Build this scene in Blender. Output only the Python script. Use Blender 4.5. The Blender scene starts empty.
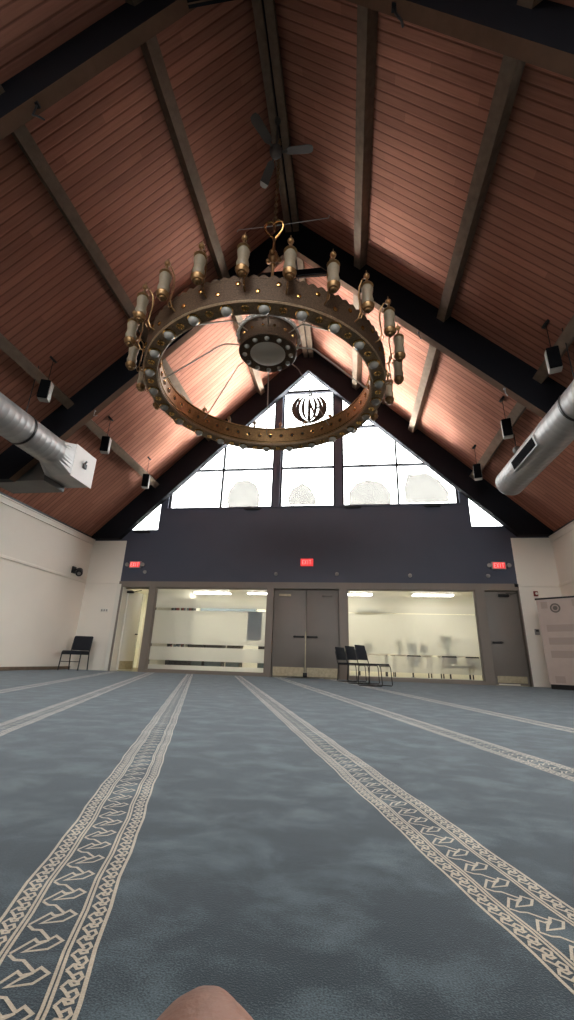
import bpy, bmesh, math, random
from mathutils import Vector, Matrix
C = bpy.context.scene.collection
SC = bpy.context.scene
random.seed(7)
U = 1.15                       # metres per layout unit
XC = -1.05                     # middle of the hall (under the ridge)
YW = 10.8                      # back wall
XL, XR = -7.14, 5.0            # side walls
SR, SF = 9.6, 8.72             # |x-XC|+z on the roof boards / under the frames
pi = math.pi

# ------------------------------------------------------------------ camera, sky, exposure
def lin(c):
    c /= 255.0
    return c / 12.92 if c <= .04045 else ((c + .055) / 1.055) ** 2.4
def rgb(r, g, b): return (lin(r), lin(g), lin(b), 1.0)

cam = bpy.data.cameras.new('camera'); cam_o = bpy.data.objects.new('camera', cam); C.objects.link(cam_o)
yaw, pit, rol = math.radians(-8.3856), math.radians(19.6563), math.radians(1.8632)
def rot3():
    cy, sy, cp, sp, cr, sr = math.cos(yaw), math.sin(yaw), math.cos(pit), math.sin(pit), math.cos(rol), math.sin(rol)
    A = Matrix(((1, 0, 0), (0, 0, -1), (0, 1, 0)))
    Y = Matrix(((cy, -sy, 0), (sy, cy, 0), (0, 0, 1)))
    P = Matrix(((1, 0, 0), (0, cp, sp), (0, -sp, cp)))
    R = Matrix(((cr, -sr, 0), (sr, cr, 0), (0, 0, 1)))
    return R @ P @ A @ Y
M = rot3()                      # world -> camera (x right, y down, z forward)
W = M.transposed() @ Matrix(((1, 0, 0), (0, -1, 0), (0, 0, -1)))
cam_o.matrix_world = Matrix.Translation(Vector((0, 0, .3718 * U))) @ W.to_4x4()
cam.sensor_fit = 'VERTICAL'; cam.sensor_height = 36; cam.sensor_width = 36 * 574 / 1020
cam.lens = 36 * 422.4 / 1020; cam.clip_start = .01; cam.clip_end = 200
SC.camera = cam_o

SC.view_settings.view_transform = 'Standard'; SC.view_settings.look = 'None'
SC.view_settings.gamma = 1; SC.view_settings.use_curve_mapping = False
SC.view_settings.exposure = 0.5
SC.cycles.use_denoising = True
SC.cycles.max_bounces = 10; SC.cycles.diffuse_bounces = 6; SC.cycles.transparent_max_bounces = 16
SC.cycles.sample_clamp_indirect = 8

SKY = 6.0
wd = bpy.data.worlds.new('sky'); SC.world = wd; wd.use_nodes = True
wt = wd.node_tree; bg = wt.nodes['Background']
SKY_BACK, GLOW_BACK, LAND_BACK, SKY_SIDE, GROUND_SIDE, SKY_FRONT, GLOW_SIDES = 8.0, 80.0, 1.5, 17.0, 0.15, 9.0, 280.0   # lower-sky glow added behind and to the sides to light the far roof boards
def wm(op, a, b=None):
    n = wt.nodes.new('ShaderNodeMath'); n.operation = op
    for i, v in enumerate((a, b)):
        if v is None: continue
        if isinstance(v, (int, float)): n.inputs[i].default_value = v
        else: wt.links.new(v, n.inputs[i])
    return n.outputs[0]
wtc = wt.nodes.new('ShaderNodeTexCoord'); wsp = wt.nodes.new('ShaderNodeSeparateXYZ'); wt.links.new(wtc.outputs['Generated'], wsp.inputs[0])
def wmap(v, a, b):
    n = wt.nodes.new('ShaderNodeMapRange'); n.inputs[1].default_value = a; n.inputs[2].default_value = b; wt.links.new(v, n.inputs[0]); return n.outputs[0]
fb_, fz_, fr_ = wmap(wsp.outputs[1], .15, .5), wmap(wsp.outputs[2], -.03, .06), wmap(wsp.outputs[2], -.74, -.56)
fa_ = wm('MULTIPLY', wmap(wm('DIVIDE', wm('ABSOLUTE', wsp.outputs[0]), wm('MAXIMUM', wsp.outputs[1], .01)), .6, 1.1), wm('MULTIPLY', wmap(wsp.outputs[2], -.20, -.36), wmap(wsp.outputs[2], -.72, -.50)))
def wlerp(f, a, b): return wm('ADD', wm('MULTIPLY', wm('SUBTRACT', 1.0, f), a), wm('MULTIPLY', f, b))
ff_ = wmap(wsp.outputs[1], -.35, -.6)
up_, dn_ = wlerp(fb_, wlerp(ff_, SKY_SIDE, SKY_FRONT), SKY_BACK), wlerp(fb_, GROUND_SIDE, wm('ADD', wlerp(fr_, GLOW_BACK, LAND_BACK), wm('MULTIPLY', fa_, GLOW_SIDES)))
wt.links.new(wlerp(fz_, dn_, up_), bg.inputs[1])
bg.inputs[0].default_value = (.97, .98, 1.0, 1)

def portal(name, x, y, z, sx, sy, rot):
    l = bpy.data.lights.new(name, 'AREA'); l.shape = 'RECTANGLE'; l.size = sx * U; l.size_y = sy * U
    l.cycles.is_portal = True
    o = bpy.data.objects.new(name, l); o.location = (x * U, y * U, z * U); o.rotation_euler = rot; C.objects.link(o)
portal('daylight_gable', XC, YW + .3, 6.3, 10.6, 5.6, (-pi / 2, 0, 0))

portal('added_daylight_front', XC, -4.9, 6.3, 10.6, 5.6, (pi / 2, 0, 0))  # sky light through the added front window
portal('added_daylight_side', 5.3, 1.7, 2.05, 2.2, 5.6, (0, pi / 2, 0))  # sky light through the added side window

# ------------------------------------------------------------------ materials
def nodes(name):
    m = bpy.data.materials.new(name); m.use_nodes = True
    nt = m.node_tree; return m, nt, nt.nodes['Principled BSDF']
def N(nt, t, **k):
    n = nt.nodes.new(t)
    for a, v in k.items():
        if a.startswith('_'): setattr(n, a[1:], v)
        else: n.inputs[int(a[1:]) if a[1:].isdigit() else a].default_value = v
    return n
def mat(name, col, rough=.6, metal=0, var=0.0, vscale=6, bump=0, bscale=40, **kw):
    m, nt, p = nodes(name)
    p.inputs['Base Color'].default_value = col; p.inputs['Roughness'].default_value = rough; p.inputs['Metallic'].default_value = metal
    for k, v in kw.items(): p.inputs[k.replace('_', ' ')].default_value = v
    tc = N(nt, 'ShaderNodeTexCoord')
    if var:
        n = N(nt, 'ShaderNodeTexNoise'); n.inputs['Scale'].default_value = vscale; n.inputs['Detail'].default_value = 4
        nt.links.new(tc.outputs['Object'], n.inputs['Vector'])
        mr = N(nt, 'ShaderNodeMapRange'); mr.inputs[1].default_value = .3; mr.inputs[2].default_value = .7
        mr.inputs[3].default_value = 1 - var; mr.inputs[4].default_value = 1 + var
        nt.links.new(n.outputs['Fac'], mr.inputs[0])
        mx = N(nt, 'ShaderNodeMix', _data_type='RGBA', _blend_type='MULTIPLY'); mx.inputs[0].default_value = 1
        mx.inputs[6].default_value = col; nt.links.new(mr.outputs[0], mx.inputs[7]); nt.links.new(mx.outputs[2], p.inputs['Base Color'])
    if bump:
        n2 = N(nt, 'ShaderNodeTexNoise'); n2.inputs['Scale'].default_value = bscale
        nt.links.new(tc.outputs['Object'], n2.inputs['Vector'])
        b = N(nt, 'ShaderNodeBump'); b.inputs['Strength'].default_value = bump; b.inputs['Distance'].default_value = .01
        nt.links.new(n2.outputs['Fac'], b.inputs['Height']); nt.links.new(b.outputs[0], p.inputs['Normal'])
    return m
def emis(name, col, s):
    m, nt, p = nodes(name); p.inputs['Base Color'].default_value = col
    p.inputs['Emission Color'].default_value = col; p.inputs['Emission Strength'].default_value = s; return m
def math_(nt, op, a, b=None, c=None):
    n = nt.nodes.new('ShaderNodeMath'); n.operation = op
    for i, v in enumerate((a, b, c)):
        if v is None: continue
        if isinstance(v, (int, float)): n.inputs[i].default_value = v
        else: nt.links.new(v, n.inputs[i])
    return n.outputs[0]

def wood_boards(name, col, pitch=.12):
    """tongue and groove boards running down the slope (constant along y)"""
    m, nt, p = nodes(name)
    tc = N(nt, 'ShaderNodeTexCoord'); sp = N(nt, 'ShaderNodeSeparateXYZ'); nt.links.new(tc.outputs['Object'], sp.inputs[0])
    q = math_(nt, 'DIVIDE', sp.outputs[1], pitch * U)
    fr = math_(nt, 'FRACT', q); fl = math_(nt, 'FLOOR', q)
    wn = N(nt, 'ShaderNodeTexWhiteNoise', _noise_dimensions='2D')
    cb = N(nt, 'ShaderNodeCombineXYZ'); nt.links.new(fl, cb.inputs[0])
    ln = math_(nt, 'FLOOR', math_(nt, 'ADD', math_(nt, 'DIVIDE', sp.outputs[2], 1.7), math_(nt, 'MULTIPLY', fl, .37)))
    nt.links.new(ln, cb.inputs[1]); nt.links.new(cb.outputs[0], wn.inputs['Vector'])
    mp = N(nt, 'ShaderNodeMapping'); mp.inputs['Scale'].default_value = (1.2, 22, 1.2); nt.links.new(tc.outputs['Object'], mp.inputs[0])
    gr = N(nt, 'ShaderNodeTexNoise'); gr.inputs['Scale'].default_value = 1.6; gr.inputs['Detail'].default_value = 5; nt.links.new(mp.outputs[0], gr.inputs['Vector'])
    v = math_(nt, 'ADD', math_(nt, 'MULTIPLY', wn.outputs[0], .30), math_(nt, 'MULTIPLY', gr.outputs['Fac'], .5))
    v = math_(nt, 'ADD', v, .58)
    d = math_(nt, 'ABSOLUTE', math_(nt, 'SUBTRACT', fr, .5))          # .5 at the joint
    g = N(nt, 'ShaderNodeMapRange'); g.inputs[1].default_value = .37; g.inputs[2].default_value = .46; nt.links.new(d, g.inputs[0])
    gv = math_(nt, 'SUBTRACT', 1.0, math_(nt, 'MULTIPLY', g.outputs[0], .4))   # darker joint
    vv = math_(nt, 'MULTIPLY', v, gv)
    mx = N(nt, 'ShaderNodeMix', _data_type='RGBA', _blend_type='MULTIPLY'); mx.inputs[0].default_value = 1; mx.inputs[6].default_value = col
    nt.links.new(vv, mx.inputs[7]); nt.links.new(mx.outputs[2], p.inputs['Base Color'])
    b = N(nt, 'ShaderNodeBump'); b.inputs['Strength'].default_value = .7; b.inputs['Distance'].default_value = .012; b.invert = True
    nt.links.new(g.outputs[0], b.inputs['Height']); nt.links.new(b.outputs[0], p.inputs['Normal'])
    p.inputs['Roughness'].default_value = .85; p.inputs['Specular IOR Level'].default_value = .08
    return m

def carpet(name, c1, c2, sheen=.5):
    m, nt, p = nodes(name)
    tc = N(nt, 'ShaderNodeTexCoord')
    mp = N(nt, 'ShaderNodeMapping'); mp.inputs['Scale'].default_value = (1.3, 1.6, 1); mp.inputs['Rotation'].default_value = (0, 0, .12)
    nt.links.new(tc.outputs['Object'], mp.inputs[0])
    n1 = N(nt, 'ShaderNodeTexNoise'); n1.inputs['Scale'].default_value = 3.5; n1.inputs['Detail'].default_value = 4; n1.inputs['Roughness'].default_value = .6; n1.inputs['Distortion'].default_value = .25
    nt.links.new(mp.outputs[0], n1.inputs['Vector'])
    n3 = N(nt, 'ShaderNodeTexNoise'); n3.inputs['Scale'].default_value = 330; n3.inputs['Detail'].default_value = 2
    nt.links.new(tc.outputs['Object'], n3.inputs['Vector'])
    f = math_(nt, 'ADD', math_(nt, 'MULTIPLY', n1.outputs['Fac'], 1.0), math_(nt, 'MULTIPLY', math_(nt, 'SUBTRACT', n3.outputs['Fac'], .5), .55))
    mr = N(nt, 'ShaderNodeMapRange'); mr.inputs[1].default_value = .45; mr.inputs[2].default_value = .76; nt.links.new(f, mr.inputs[0])
    mx = N(nt, 'ShaderNodeMix', _data_type='RGBA'); nt.links.new(mr.outputs[0], mx.inputs[0]); mx.inputs[6].default_value = c1; mx.inputs[7].default_value = c2
    nt.links.new(mx.outputs[2], p.inputs['Base Color'])
    b = N(nt, 'ShaderNodeBump'); b.inputs['Strength'].default_value = .35; b.inputs['Distance'].default_value = .003
    nt.links.new(math_(nt, 'ADD', n3.outputs['Fac'], n1.outputs['Fac']), b.inputs['Height']); nt.links.new(b.outputs[0], p.inputs['Normal'])
    p.inputs['Roughness'].default_value = .95; p.inputs['Specular IOR Level'].default_value = .15
    p.inputs['Sheen Weight'].default_value = sheen; p.inputs['Sheen Roughness'].default_value = .45; p.inputs['Sheen Tint'].default_value = (.85, .93, 1, 1)
    return m

def glass(name, tint=(.97, .98, .97, 1), gloss=.06):
    m, nt, p = nodes(name); nt.nodes.remove(p)
    t = N(nt, 'ShaderNodeBsdfTransparent'); t.inputs[0].default_value = tint
    g = N(nt, 'ShaderNodeBsdfGlossy'); g.inputs['Roughness'].default_value = .03
    mx = N(nt, 'ShaderNodeMixShader'); mx.inputs[0].default_value = gloss
    nt.links.new(t.outputs[0], mx.inputs[1]); nt.links.new(g.outputs[0], mx.inputs[2])
    nt.links.new(mx.outputs[0], nt.nodes['Material Output'].inputs[0]); return m

def frosted(name, bands, top, clear, col=(.95, .95, .91, 1)):
    """etched film on a pane with clear slits; z read from the pane's own height"""
    m, nt, p = nodes(name); nt.nodes.remove(p)
    tc = N(nt, 'ShaderNodeTexCoord'); sp = N(nt, 'ShaderNodeSeparateXYZ'); nt.links.new(tc.outputs['Object'], sp.inputs[0])
    z = math_(nt, 'DIVIDE', sp.outputs[2], U)
    tot = None
    for a, b in bands:
        w = (b - a) / 2; s = math_(nt, 'LESS_THAN', math_(nt, 'ABSOLUTE', math_(nt, 'SUBTRACT', z, (a + b) / 2)), w)
        tot = s if tot is None else math_(nt, 'MAXIMUM', tot, s)
    mr = N(nt, 'ShaderNodeMapRange'); mr.inputs[1].default_value = top[0]; mr.inputs[2].default_value = top[1]; nt.links.new(z, mr.inputs[0])
    tot = math_(nt, 'MAXIMUM', tot, math_(nt, 'MULTIPLY', mr.outputs[0], .55))
    fac = math_(nt, 'ADD', math_(nt, 'MULTIPLY', tot, .95 - clear), clear)
    tr = N(nt, 'ShaderNodeBsdfTransparent'); tl = N(nt, 'ShaderNodeBsdfTranslucent'); tl.inputs[0].default_value = col
    df = N(nt, 'ShaderNodeBsdfDiffuse'); df.inputs[0].default_value = col
    m1 = N(nt, 'ShaderNodeMixShader'); m1.inputs[0].default_value = .2
    nt.links.new(tl.outputs[0], m1.inputs[1]); nt.links.new(df.outputs[0], m1.inputs[2])
    m2 = N(nt, 'ShaderNodeMixShader'); nt.links.new(fac, m2.inputs[0]); nt.links.new(m1.outputs[0], m2.inputs[1]); nt.links.new(tr.outputs[0], m2.inputs[2])
    gl = N(nt, 'ShaderNodeBsdfGlossy'); gl.inputs['Roughness'].default_value = .05
    m3 = N(nt, 'ShaderNodeMixShader'); m3.inputs[0].default_value = .008; nt.links.new(m2.outputs[0], m3.inputs[1]); nt.links.new(gl.outputs[0], m3.inputs[2])
    nt.links.new(m3.outputs[0], nt.nodes['Material Output'].inputs[0]); return m

MT = dict(
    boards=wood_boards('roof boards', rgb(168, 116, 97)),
    beam=mat('taupe stained beam', rgb(118, 102, 87), .8, var=.15, vscale=9, bump=.2, Specular_IOR_Level=.15),
    frame=mat('black painted frame', rgb(25, 25, 30), .8, Specular_IOR_Level=.15),
    soffit=mat('brown frame underside', rgb(104, 80, 64), .8, var=.1, Specular_IOR_Level=.15),
    navy=mat('navy wall paint', rgb(68, 72, 87), .55, var=.04, vscale=1.5),
    cream=mat('cream wall paint', rgb(240, 232, 219), .7, var=.02, vscale=1.2),
    taupe=mat('taupe storefront paint', rgb(124, 114, 104), .5, var=.03, vscale=3),
    door=mat('taupe door paint', rgb(118, 110, 102), .5, var=.03, vscale=3),
    kick=mat('pale kick plate', rgb(176, 164, 136), .4, .3, var=.15, vscale=14),
    white=mat('white paint', rgb(232, 226, 214), .5),
    whitewall=mat('office wall paint', rgb(232, 229, 212), .7),
    carpet=carpet('slate blue carpet', rgb(22, 31, 36), rgb(74, 86, 90), .2),
    yarn=carpet('beige carpet yarn', rgb(150, 135, 113), rgb(184, 168, 143), .4),
    officefloor=mat('office carpet', rgb(150, 140, 110), .9, var=.1, vscale=20),
    glass=glass('clear glass'),
    frost1=frosted('banded frosted film', [(1.535, 1.60), (.625, .695), (.19, .30)], (1.70, 2.0), .12),
    frost2=frosted('pale frosted film', [(1.535, 1.555), (.56, .60), (.10, .2)], (1.70, 2.0), .42),
    brass=mat('aged brass', rgb(150, 116, 78), .34, .75, var=.25, vscale=30, bump=.35, bscale=60),
    bronze=mat('dark perforated brass', rgb(92, 72, 55), .5, .35, var=.35, vscale=55, bump=.5, bscale=70),
    ringplate=mat('engraved brass plate', rgb(158, 132, 104), .45, .35, var=.3, vscale=45, bump=.5, bscale=70),
    gold=mat('polished brass', rgb(214, 168, 104), .22, 1),
    globe=mat('frosted lamp glass', rgb(160, 156, 148), .2),
    dish=mat('milky glass dish', rgb(205, 198, 186), .3),
    lampglass=mat('ribbed lamp glass', rgb(160, 146, 122), .5, var=.12, vscale=30, Transmission_Weight=.45),
    black=mat('black plastic', rgb(22, 22, 25), .5),
    grille=mat('black speaker grille', rgb(18, 18, 20), .95, Specular_IOR_Level=.05),
    cabinet=mat('pale speaker cabinet', rgb(190, 186, 178), .5),
    steel=mat('galvanised duct steel', rgb(165, 163, 161), .45, .25, var=.1, vscale=4),
    ductgrey=mat('dark duct lining', rgb(84, 82, 80), .6, var=.1, vscale=3),
    plate=mat('white duct end panel', rgb(236, 232, 226), .5),
    fan=mat('grey fan blade', rgb(66, 60, 55), .5),
    fanglint=mat('painted fan tip glint', rgb(196, 190, 180), .5),
    red=emis('red exit face', rgb(216, 62, 62), .6),
    pink=emis('lit exit letters', rgb(255, 150, 146), .8),
    grey=mat('light grey plastic', rgb(150, 146, 142), .5),
    darkmetal=mat('dark metal', rgb(40, 38, 38), .4, .6),
    chrome=mat('brushed steel', rgb(180, 176, 168), .3, .9),
    fabric=mat('black chair fabric', rgb(26, 28, 36), .85, bump=.3, bscale=150),
    emblem=mat('dark emblem metal', rgb(70, 66, 60), .45, .6),
    tube=emis('fluorescent diffuser', (1, .98, .9, 1), 20),
    skin=mat('brown skin', rgb(130, 94, 78), .55, var=.06, vscale=25, bump=.12, bscale=120, Subsurface_Weight=.1),
    cloth=mat('dark trouser cloth', rgb(46, 46, 52), .9),
    firered=mat('red alarm plastic', rgb(128, 40, 36), .5),
    bannerink=mat('banner ink', rgb(104, 96, 90), .7),
    bannerpale=mat('banner pale ink', rgb(170, 154, 144), .7),
    banner=mat('printed banner vinyl', rgb(188, 172, 162), .7, var=.05, vscale=5),
    leaf=mat('green leaf', rgb(62, 92, 58), .6, var=.3, vscale=20),
    bluegrey=mat('blue grey board', rgb(120, 132, 138), .6),
    shelf=mat('dark shelf laminate', rgb(46, 40, 34), .6),
    paper=mat('pale paper', rgb(214, 208, 190), .7),
    monitor=mat('grey monitor shell', rgb(96, 112, 116), .4),
)

# ------------------------------------------------------------------ mesh helpers (layout units)
class B:
    def __init__(s): s.bm = bmesh.new(); s.mi = 0
    def _tag(s, fs):
        for f in fs: f.material_index = s.mi
    def poly(s, pts):
        f = s.bm.faces.new([s.bm.verts.new(p) for p in pts]); f.material_index = s.mi; return f
    def box(s, x0, x1, y0, y1, z0, z1, bev=0, mtx=None):
        r = bmesh.ops.create_cube(s.bm, size=1)
        vs = r['verts']
        for v in vs:
            v.co = Vector(((x0 + x1) / 2 + v.co.x * (x1 - x0), (y0 + y1) / 2 + v.co.y * (y1 - y0), (z0 + z1) / 2 + v.co.z * (z1 - z0)))
        fs = list({f for v in vs for f in v.link_faces})
        if bev:
            es = list({e for v in vs for e in v.link_edges})
            r = bmesh.ops.bevel(s.bm, geom=es, offset=bev, segments=2, affect='EDGES', profile=.5)
            fs = list({f for f in r['faces']} | {f for f in fs if f.is_valid}); vs = list({v for f in fs for v in f.verts})
            # collect whole island
            st = list(vs); seen = set(vs)
            while st:
                v = st.pop()
                for e in v.link_edges:
                    o = e.other_vert(v)
                    if o not in seen: seen.add(o); st.append(o)
            vs = list(seen); fs = list({f for v in vs for f in v.link_faces})
        s._tag(fs)
        if mtx is not None:
            for v in vs: v.co = mtx @ v.co
        return vs
    def prism(s, pts, vec):
        a = [s.bm.verts.new(p) for p in pts]; vec = Vector(vec); b = [s.bm.verts.new(Vector(p) + vec) for p in pts]
        n = len(pts); fs = [s.bm.faces.new(a[::-1]), s.bm.faces.new(b)]
        for i in range(n): fs.append(s.bm.faces.new((a[i], a[(i + 1) % n], b[(i + 1) % n], b[i])))
        s._tag(fs); return a + b
    def tube(s, path, r, n=8, closed=False, caps=True):
        P = [Vector(p) for p in path]; rs = r if isinstance(r, (list, tuple)) else [r] * len(P)
        rings = []; up = None
        for i, p in enumerate(P):
            if closed: t = P[(i + 1) % len(P)] - P[i - 1]
            else: t = P[min(i + 1, len(P) - 1)] - P[max(i - 1, 0)]
            t.normalize()
            if up is None: up = Vector((0, 0, 1)) if abs(t.z) < .9 else Vector((1, 0, 0))
            a = t.cross(up)
            if a.length < 1e-4: a = t.orthogonal()
            a.normalize(); b = a.cross(t).normalized(); up = b
            rings.append([s.bm.verts.new(p + (a * math.cos(k * 2 * pi / n) + b * math.sin(k * 2 * pi / n)) * rs[i]) for k in range(n)])
        fs = []
        m = len(rings)
        for i in range(m if closed else m - 1):
            A, Bq = rings[i], rings[(i + 1) % m]
            for k in range(n): fs.append(s.bm.faces.new((A[k], A[(k + 1) % n], Bq[(k + 1) % n], Bq[k])))
        if caps and not closed: fs += [s.bm.faces.new(rings[0][::-1]), s.bm.faces.new(rings[-1])]
        s._tag(fs)
    def cyl(s, p0, p1, r0, r1=None, n=16): s.tube([p0, p1], [r0, r0 if r1 is None else r1], n)
    def lathe(s, prof, o=(0, 0, 0), n=20, mtx=None, closed=False):
        """prof: list of (radius, z); closed=True joins last to first (ring sections)"""
        rings = []; o = Vector(o)
        for (r, z) in prof:
            if r < 1e-5: rings.append([s.bm.verts.new((0, 0, z))])
            else: rings.append([s.bm.verts.new((r * math.cos(k * 2 * pi / n), r * math.sin(k * 2 * pi / n), z)) for k in range(n)])
        fs = []; m = len(rings)
        for i in range(m if closed else m - 1):
            A, Bq = rings[i], rings[(i + 1) % m]
            for k in range(n):
                k2 = (k + 1) % n
                q = [A[k % len(A)], A[k2 % len(A)], Bq[k2 % len(Bq)], Bq[k % len(Bq)]]
                u = []
                for v in q:
                    if v not in u: u.append(v)
                if len(u) > 2: fs.append(s.bm.faces.new(u))
        if not closed:
            if len(rings[0]) > 1: fs.append(s.bm.faces.new(rings[0][::-1]))
            if len(rings[-1]) > 1: fs.append(s.bm.faces.new(rings[-1]))
        s._tag(fs)
        for R_ in rings:
            for v in R_: v.co = (mtx @ v.co if mtx is not None else v.co) + o
    def ball(s, o, r, n=12):
        k = n // 2
        s.lathe([(r * math.sin(pi * i / k), -r * math.cos(pi * i / k)) for i in range(k + 1)], o, n)
    def build(s, name, mats, parent=None, origin=None, smooth=True, ang=38):
        me = bpy.data.meshes.new(name)
        bmesh.ops.recalc_face_normals(s.bm, faces=s.bm.faces[:])
        org = Vector(origin) if origin is not None else (Vector(parent['_o']) if parent is not None and '_o' in parent else Vector((0, 0, 0)))
        for v in s.bm.verts: v.co = (v.co - org) * U
        if smooth:
            ca = math.radians(ang)
            for f in s.bm.faces: f.smooth = True
            for e in s.bm.edges:
                if len(e.link_faces) != 2 or e.calc_face_angle(0) > ca: e.smooth = False
        s.bm.to_mesh(me); s.bm.free()
        for m in (mats if isinstance(mats, (list, tuple)) else [mats]): me.materials.append(MT[m])
        o = bpy.data.objects.new(name, me); C.objects.link(o)
        o['_o'] = tuple(org)
        if parent is not None:
            o.parent = parent
            po = Vector(parent['_o']) if '_o' in parent else org
            o.location = (org - po) * U
        else: o.location = org * U
        return o
def tag(o, label, cat, group=None):
    o['label'] = label; o['category'] = cat
    if group: o['group'] = group
    return o
def thing(name, o, label, cat, group=None):
    e = bpy.data.objects.new(name, None); e.empty_display_size = .1; C.objects.link(e)
    e.location = Vector(o) * U; e['_o'] = tuple(o); return tag(e, label, cat, group)
def struct(o): o['kind'] = 'structure'; return o
def copy_tree(o, parent=None):
    c = o.copy(); C.objects.link(c)
    if parent is not None: c.parent = parent
    for ch in list(o.children): copy_tree(ch, c)
    return c
def bx(name, mats, *a, parent=None, bev=0, origin=None):
    b = B(); b.box(*a, bev=bev); return b.build(name, mats, parent, origin)

# ------------------------------------------------------------------ room shell
Y0 = -4.6
HL = 3.43
# floor with woven stripes -----------------------------------------------------
fb = B()
fb.prism([(XL - .1, Y0, -.15), (XR + .1, Y0, -.15), (XR + .1, YW + .02, -.15), (XL - .1, YW + .02, -.15)], (0, 0, .15))
fb.mi = 1
ZS = .0003; zi = [0]
def ribbon(pts, w, closed=False):
    """mitred flat ribbon of width w"""
    n = len(pts); L = []; R_ = []
    for i in range(n):
        p = Vector(pts[i])
        a = Vector(pts[i - 1]) if (i or closed) else None
        b = Vector(pts[(i + 1) % n]) if (i < n - 1 or closed) else None
        d1 = (p - a).normalized() if a is not None else (b - p).normalized()
        d2 = (b - p).normalized() if b is not None else d1
        t = d1 + d2
        if t.length < .2: t = d1
        t.normalize(); nn = Vector((-t.y, t.x)); k = 1 / max(.5, nn.dot(Vector((-d1.y, d1.x))))
        L.append(p + nn * w / 2 * k); R_.append(p - nn * w / 2 * k)
    return L, R_
def add_ribbon(pts, w, fn, closed=False):
    L, R_ = ribbon(pts, w, closed); zi[0] = (zi[0] + 1) % 7; dz = zi[0] * .00004
    fn0 = fn; fn = lambda p: (lambda q: (q[0], q[1], q[2] + dz))(fn0(p))
    vl = [fb.bm.verts.new(fn(p)) for p in L]; vr = [fb.bm.verts.new(fn(p)) for p in R_]
    n = len(pts)
    for i in range(n if closed else n - 1):
        j = (i + 1) % n
        f = fb.bm.faces.new((vr[i], vr[j], vl[j], vl[i])); f.material_index = 1
# centre motif, one repeat .065 long: (u across, v along)
PER = .065
MOT = [  # interlaced angular knot: u across, v in metres of one repeat
    ([(.0095, .0045), (.0163, .0126), (.0284, 0), (.014, -.0160), (-.0147, -.0180), (-.0025, -.0050), (.0100, .0035)], .0044),
    ([(-.0310, -.0196), (-.0097, .0084), (-.003, .0005), (.0085, .0030)], .0044),
    ([(-.0310, -.0215), (-.0204, -.0330), (-.009, -.0355), (.0110, -.0610)], .0044),
]
KNOT = [([(-.5, 0), (-.2, .35), (.3, .25), (.5, .5), (.3, .8), (-.1, .62), (-.35, .9), (-.5, 1)], 1), ([(-.2, .35), (.05, .05), (.35, .1), (.3, .25)], 1), ([(-.1, .62), (.1, .38)], 1)]
def stripe(a0, k, y0, y1):
    th = math.atan(k); ct, st = math.cos(th), math.sin(th)
    ud = Vector((ct, -st)); vd = Vector((st, ct)); o = Vector((a0, 0))
    rr = random.Random(int(a0 * 1000))
    ph = [rr.uniform(0, 6) for _ in range(4)]
    def fn(p):
        w = .0016 * math.sin(p.y * 31 + ph[0]) + .0022 * math.sin(p.y * 11 + ph[1])
        q = o + ud * (p.x + w) + vd * p.y
        return (q.x, q.y, ZS)
    v0, v1 = y0 / ct, y1 / ct
    for u, w in ((-.0755, .0052), (-.0425, .0042), (-.0362, .0042), (.0362, .0042), (.0425, .0042), (.0755, .0056)):
        m = int((v1 - v0) / .05); add_ribbon([(u, v0 + (v1 - v0) * i / m) for i in range(m + 1)], w, fn)
    n = int((v1 - v0) / PER)
    for i in range(n):
        for pts, w in MOT: add_ribbon([(p[0], v0 + (i + .6) * PER + p[1]) for p in pts], w, fn)
    pb = PER / 2.2; n = int((v1 - v0) / pb)
    for side in (-1, 1):
        for i in range(n):
            for pts, _ in KNOT:
                add_ribbon([(side * .059 + p[0] * .022, v0 + (i + p[1]) * pb) for p in pts], .0042, fn)
for a0, k in ((-1.93, -.36), (-.97, -.362), (-.184, -.343), (.565, -.302), (1.41, -.29), (2.28, -.25)):
    ymax = YW - .15
    if a0 + k * ymax < XL: ymax = (XL - a0) / k - .3
    stripe(a0, k, .1, ymax)
struct(fb.build('floor', ['carpet', 'yarn'], smooth=False))

# roof boards (both slopes, one ceiling)
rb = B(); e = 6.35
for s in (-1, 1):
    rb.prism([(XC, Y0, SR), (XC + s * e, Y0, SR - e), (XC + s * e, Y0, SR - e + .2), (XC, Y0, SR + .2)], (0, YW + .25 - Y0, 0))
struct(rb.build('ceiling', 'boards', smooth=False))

# side walls with ledge trims; the right wall has an unseen window added for light
SW = (-1.0, 4.4, 1.0, 3.1)
for s, X, nm in ((-1, XL, 'left'), (1, XR, 'right')):
    b = B(); xs = sorted((X, X + s * .2))
    if s < 0: b.box(*xs, Y0, YW, 0, HL)
    else:
        for y0_, y1_, z0_, z1_ in ((Y0, SW[0], 0, HL), (SW[1], YW, 0, HL), (SW[0], SW[1], 0, SW[2]), (SW[0], SW[1], SW[3], HL)): b.box(*xs, y0_, y1_, z0_, z1_)
    struct(b.build('wall_' + nm, 'cream', smooth=False))
    b = B(); b.box(*sorted((X - s * .03, X)), Y0 + .1, YW - .002, 2.215, 2.285, bev=.008); struct(b.build('trim_1' if s < 0 else 'trim_2', 'cream'))
    b = B(); b.box(*sorted((X - s * .05, X + s * .15)), Y0 + .1, YW - .002, HL, HL + .03)
    b.mi = 1; b.box(*sorted((X - s * .02, X + s * .1)), Y0 + .1, YW - .002, HL + .03, HL + .085)
    b.mi = 0; b.box(*sorted((X - s * .03, X)), Y0 + .1, YW - .002, HL - .12, HL)
    struct(b.build('trim_3' if s < 0 else 'trim_4', ['white', 'black']))
    b = B(); b.box(*sorted((X - s * .012, X)), Y0 + .1, YW - .002, 0, .075, bev=.004); struct(b.build('baseboard_' + nm, 'beam'))

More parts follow.
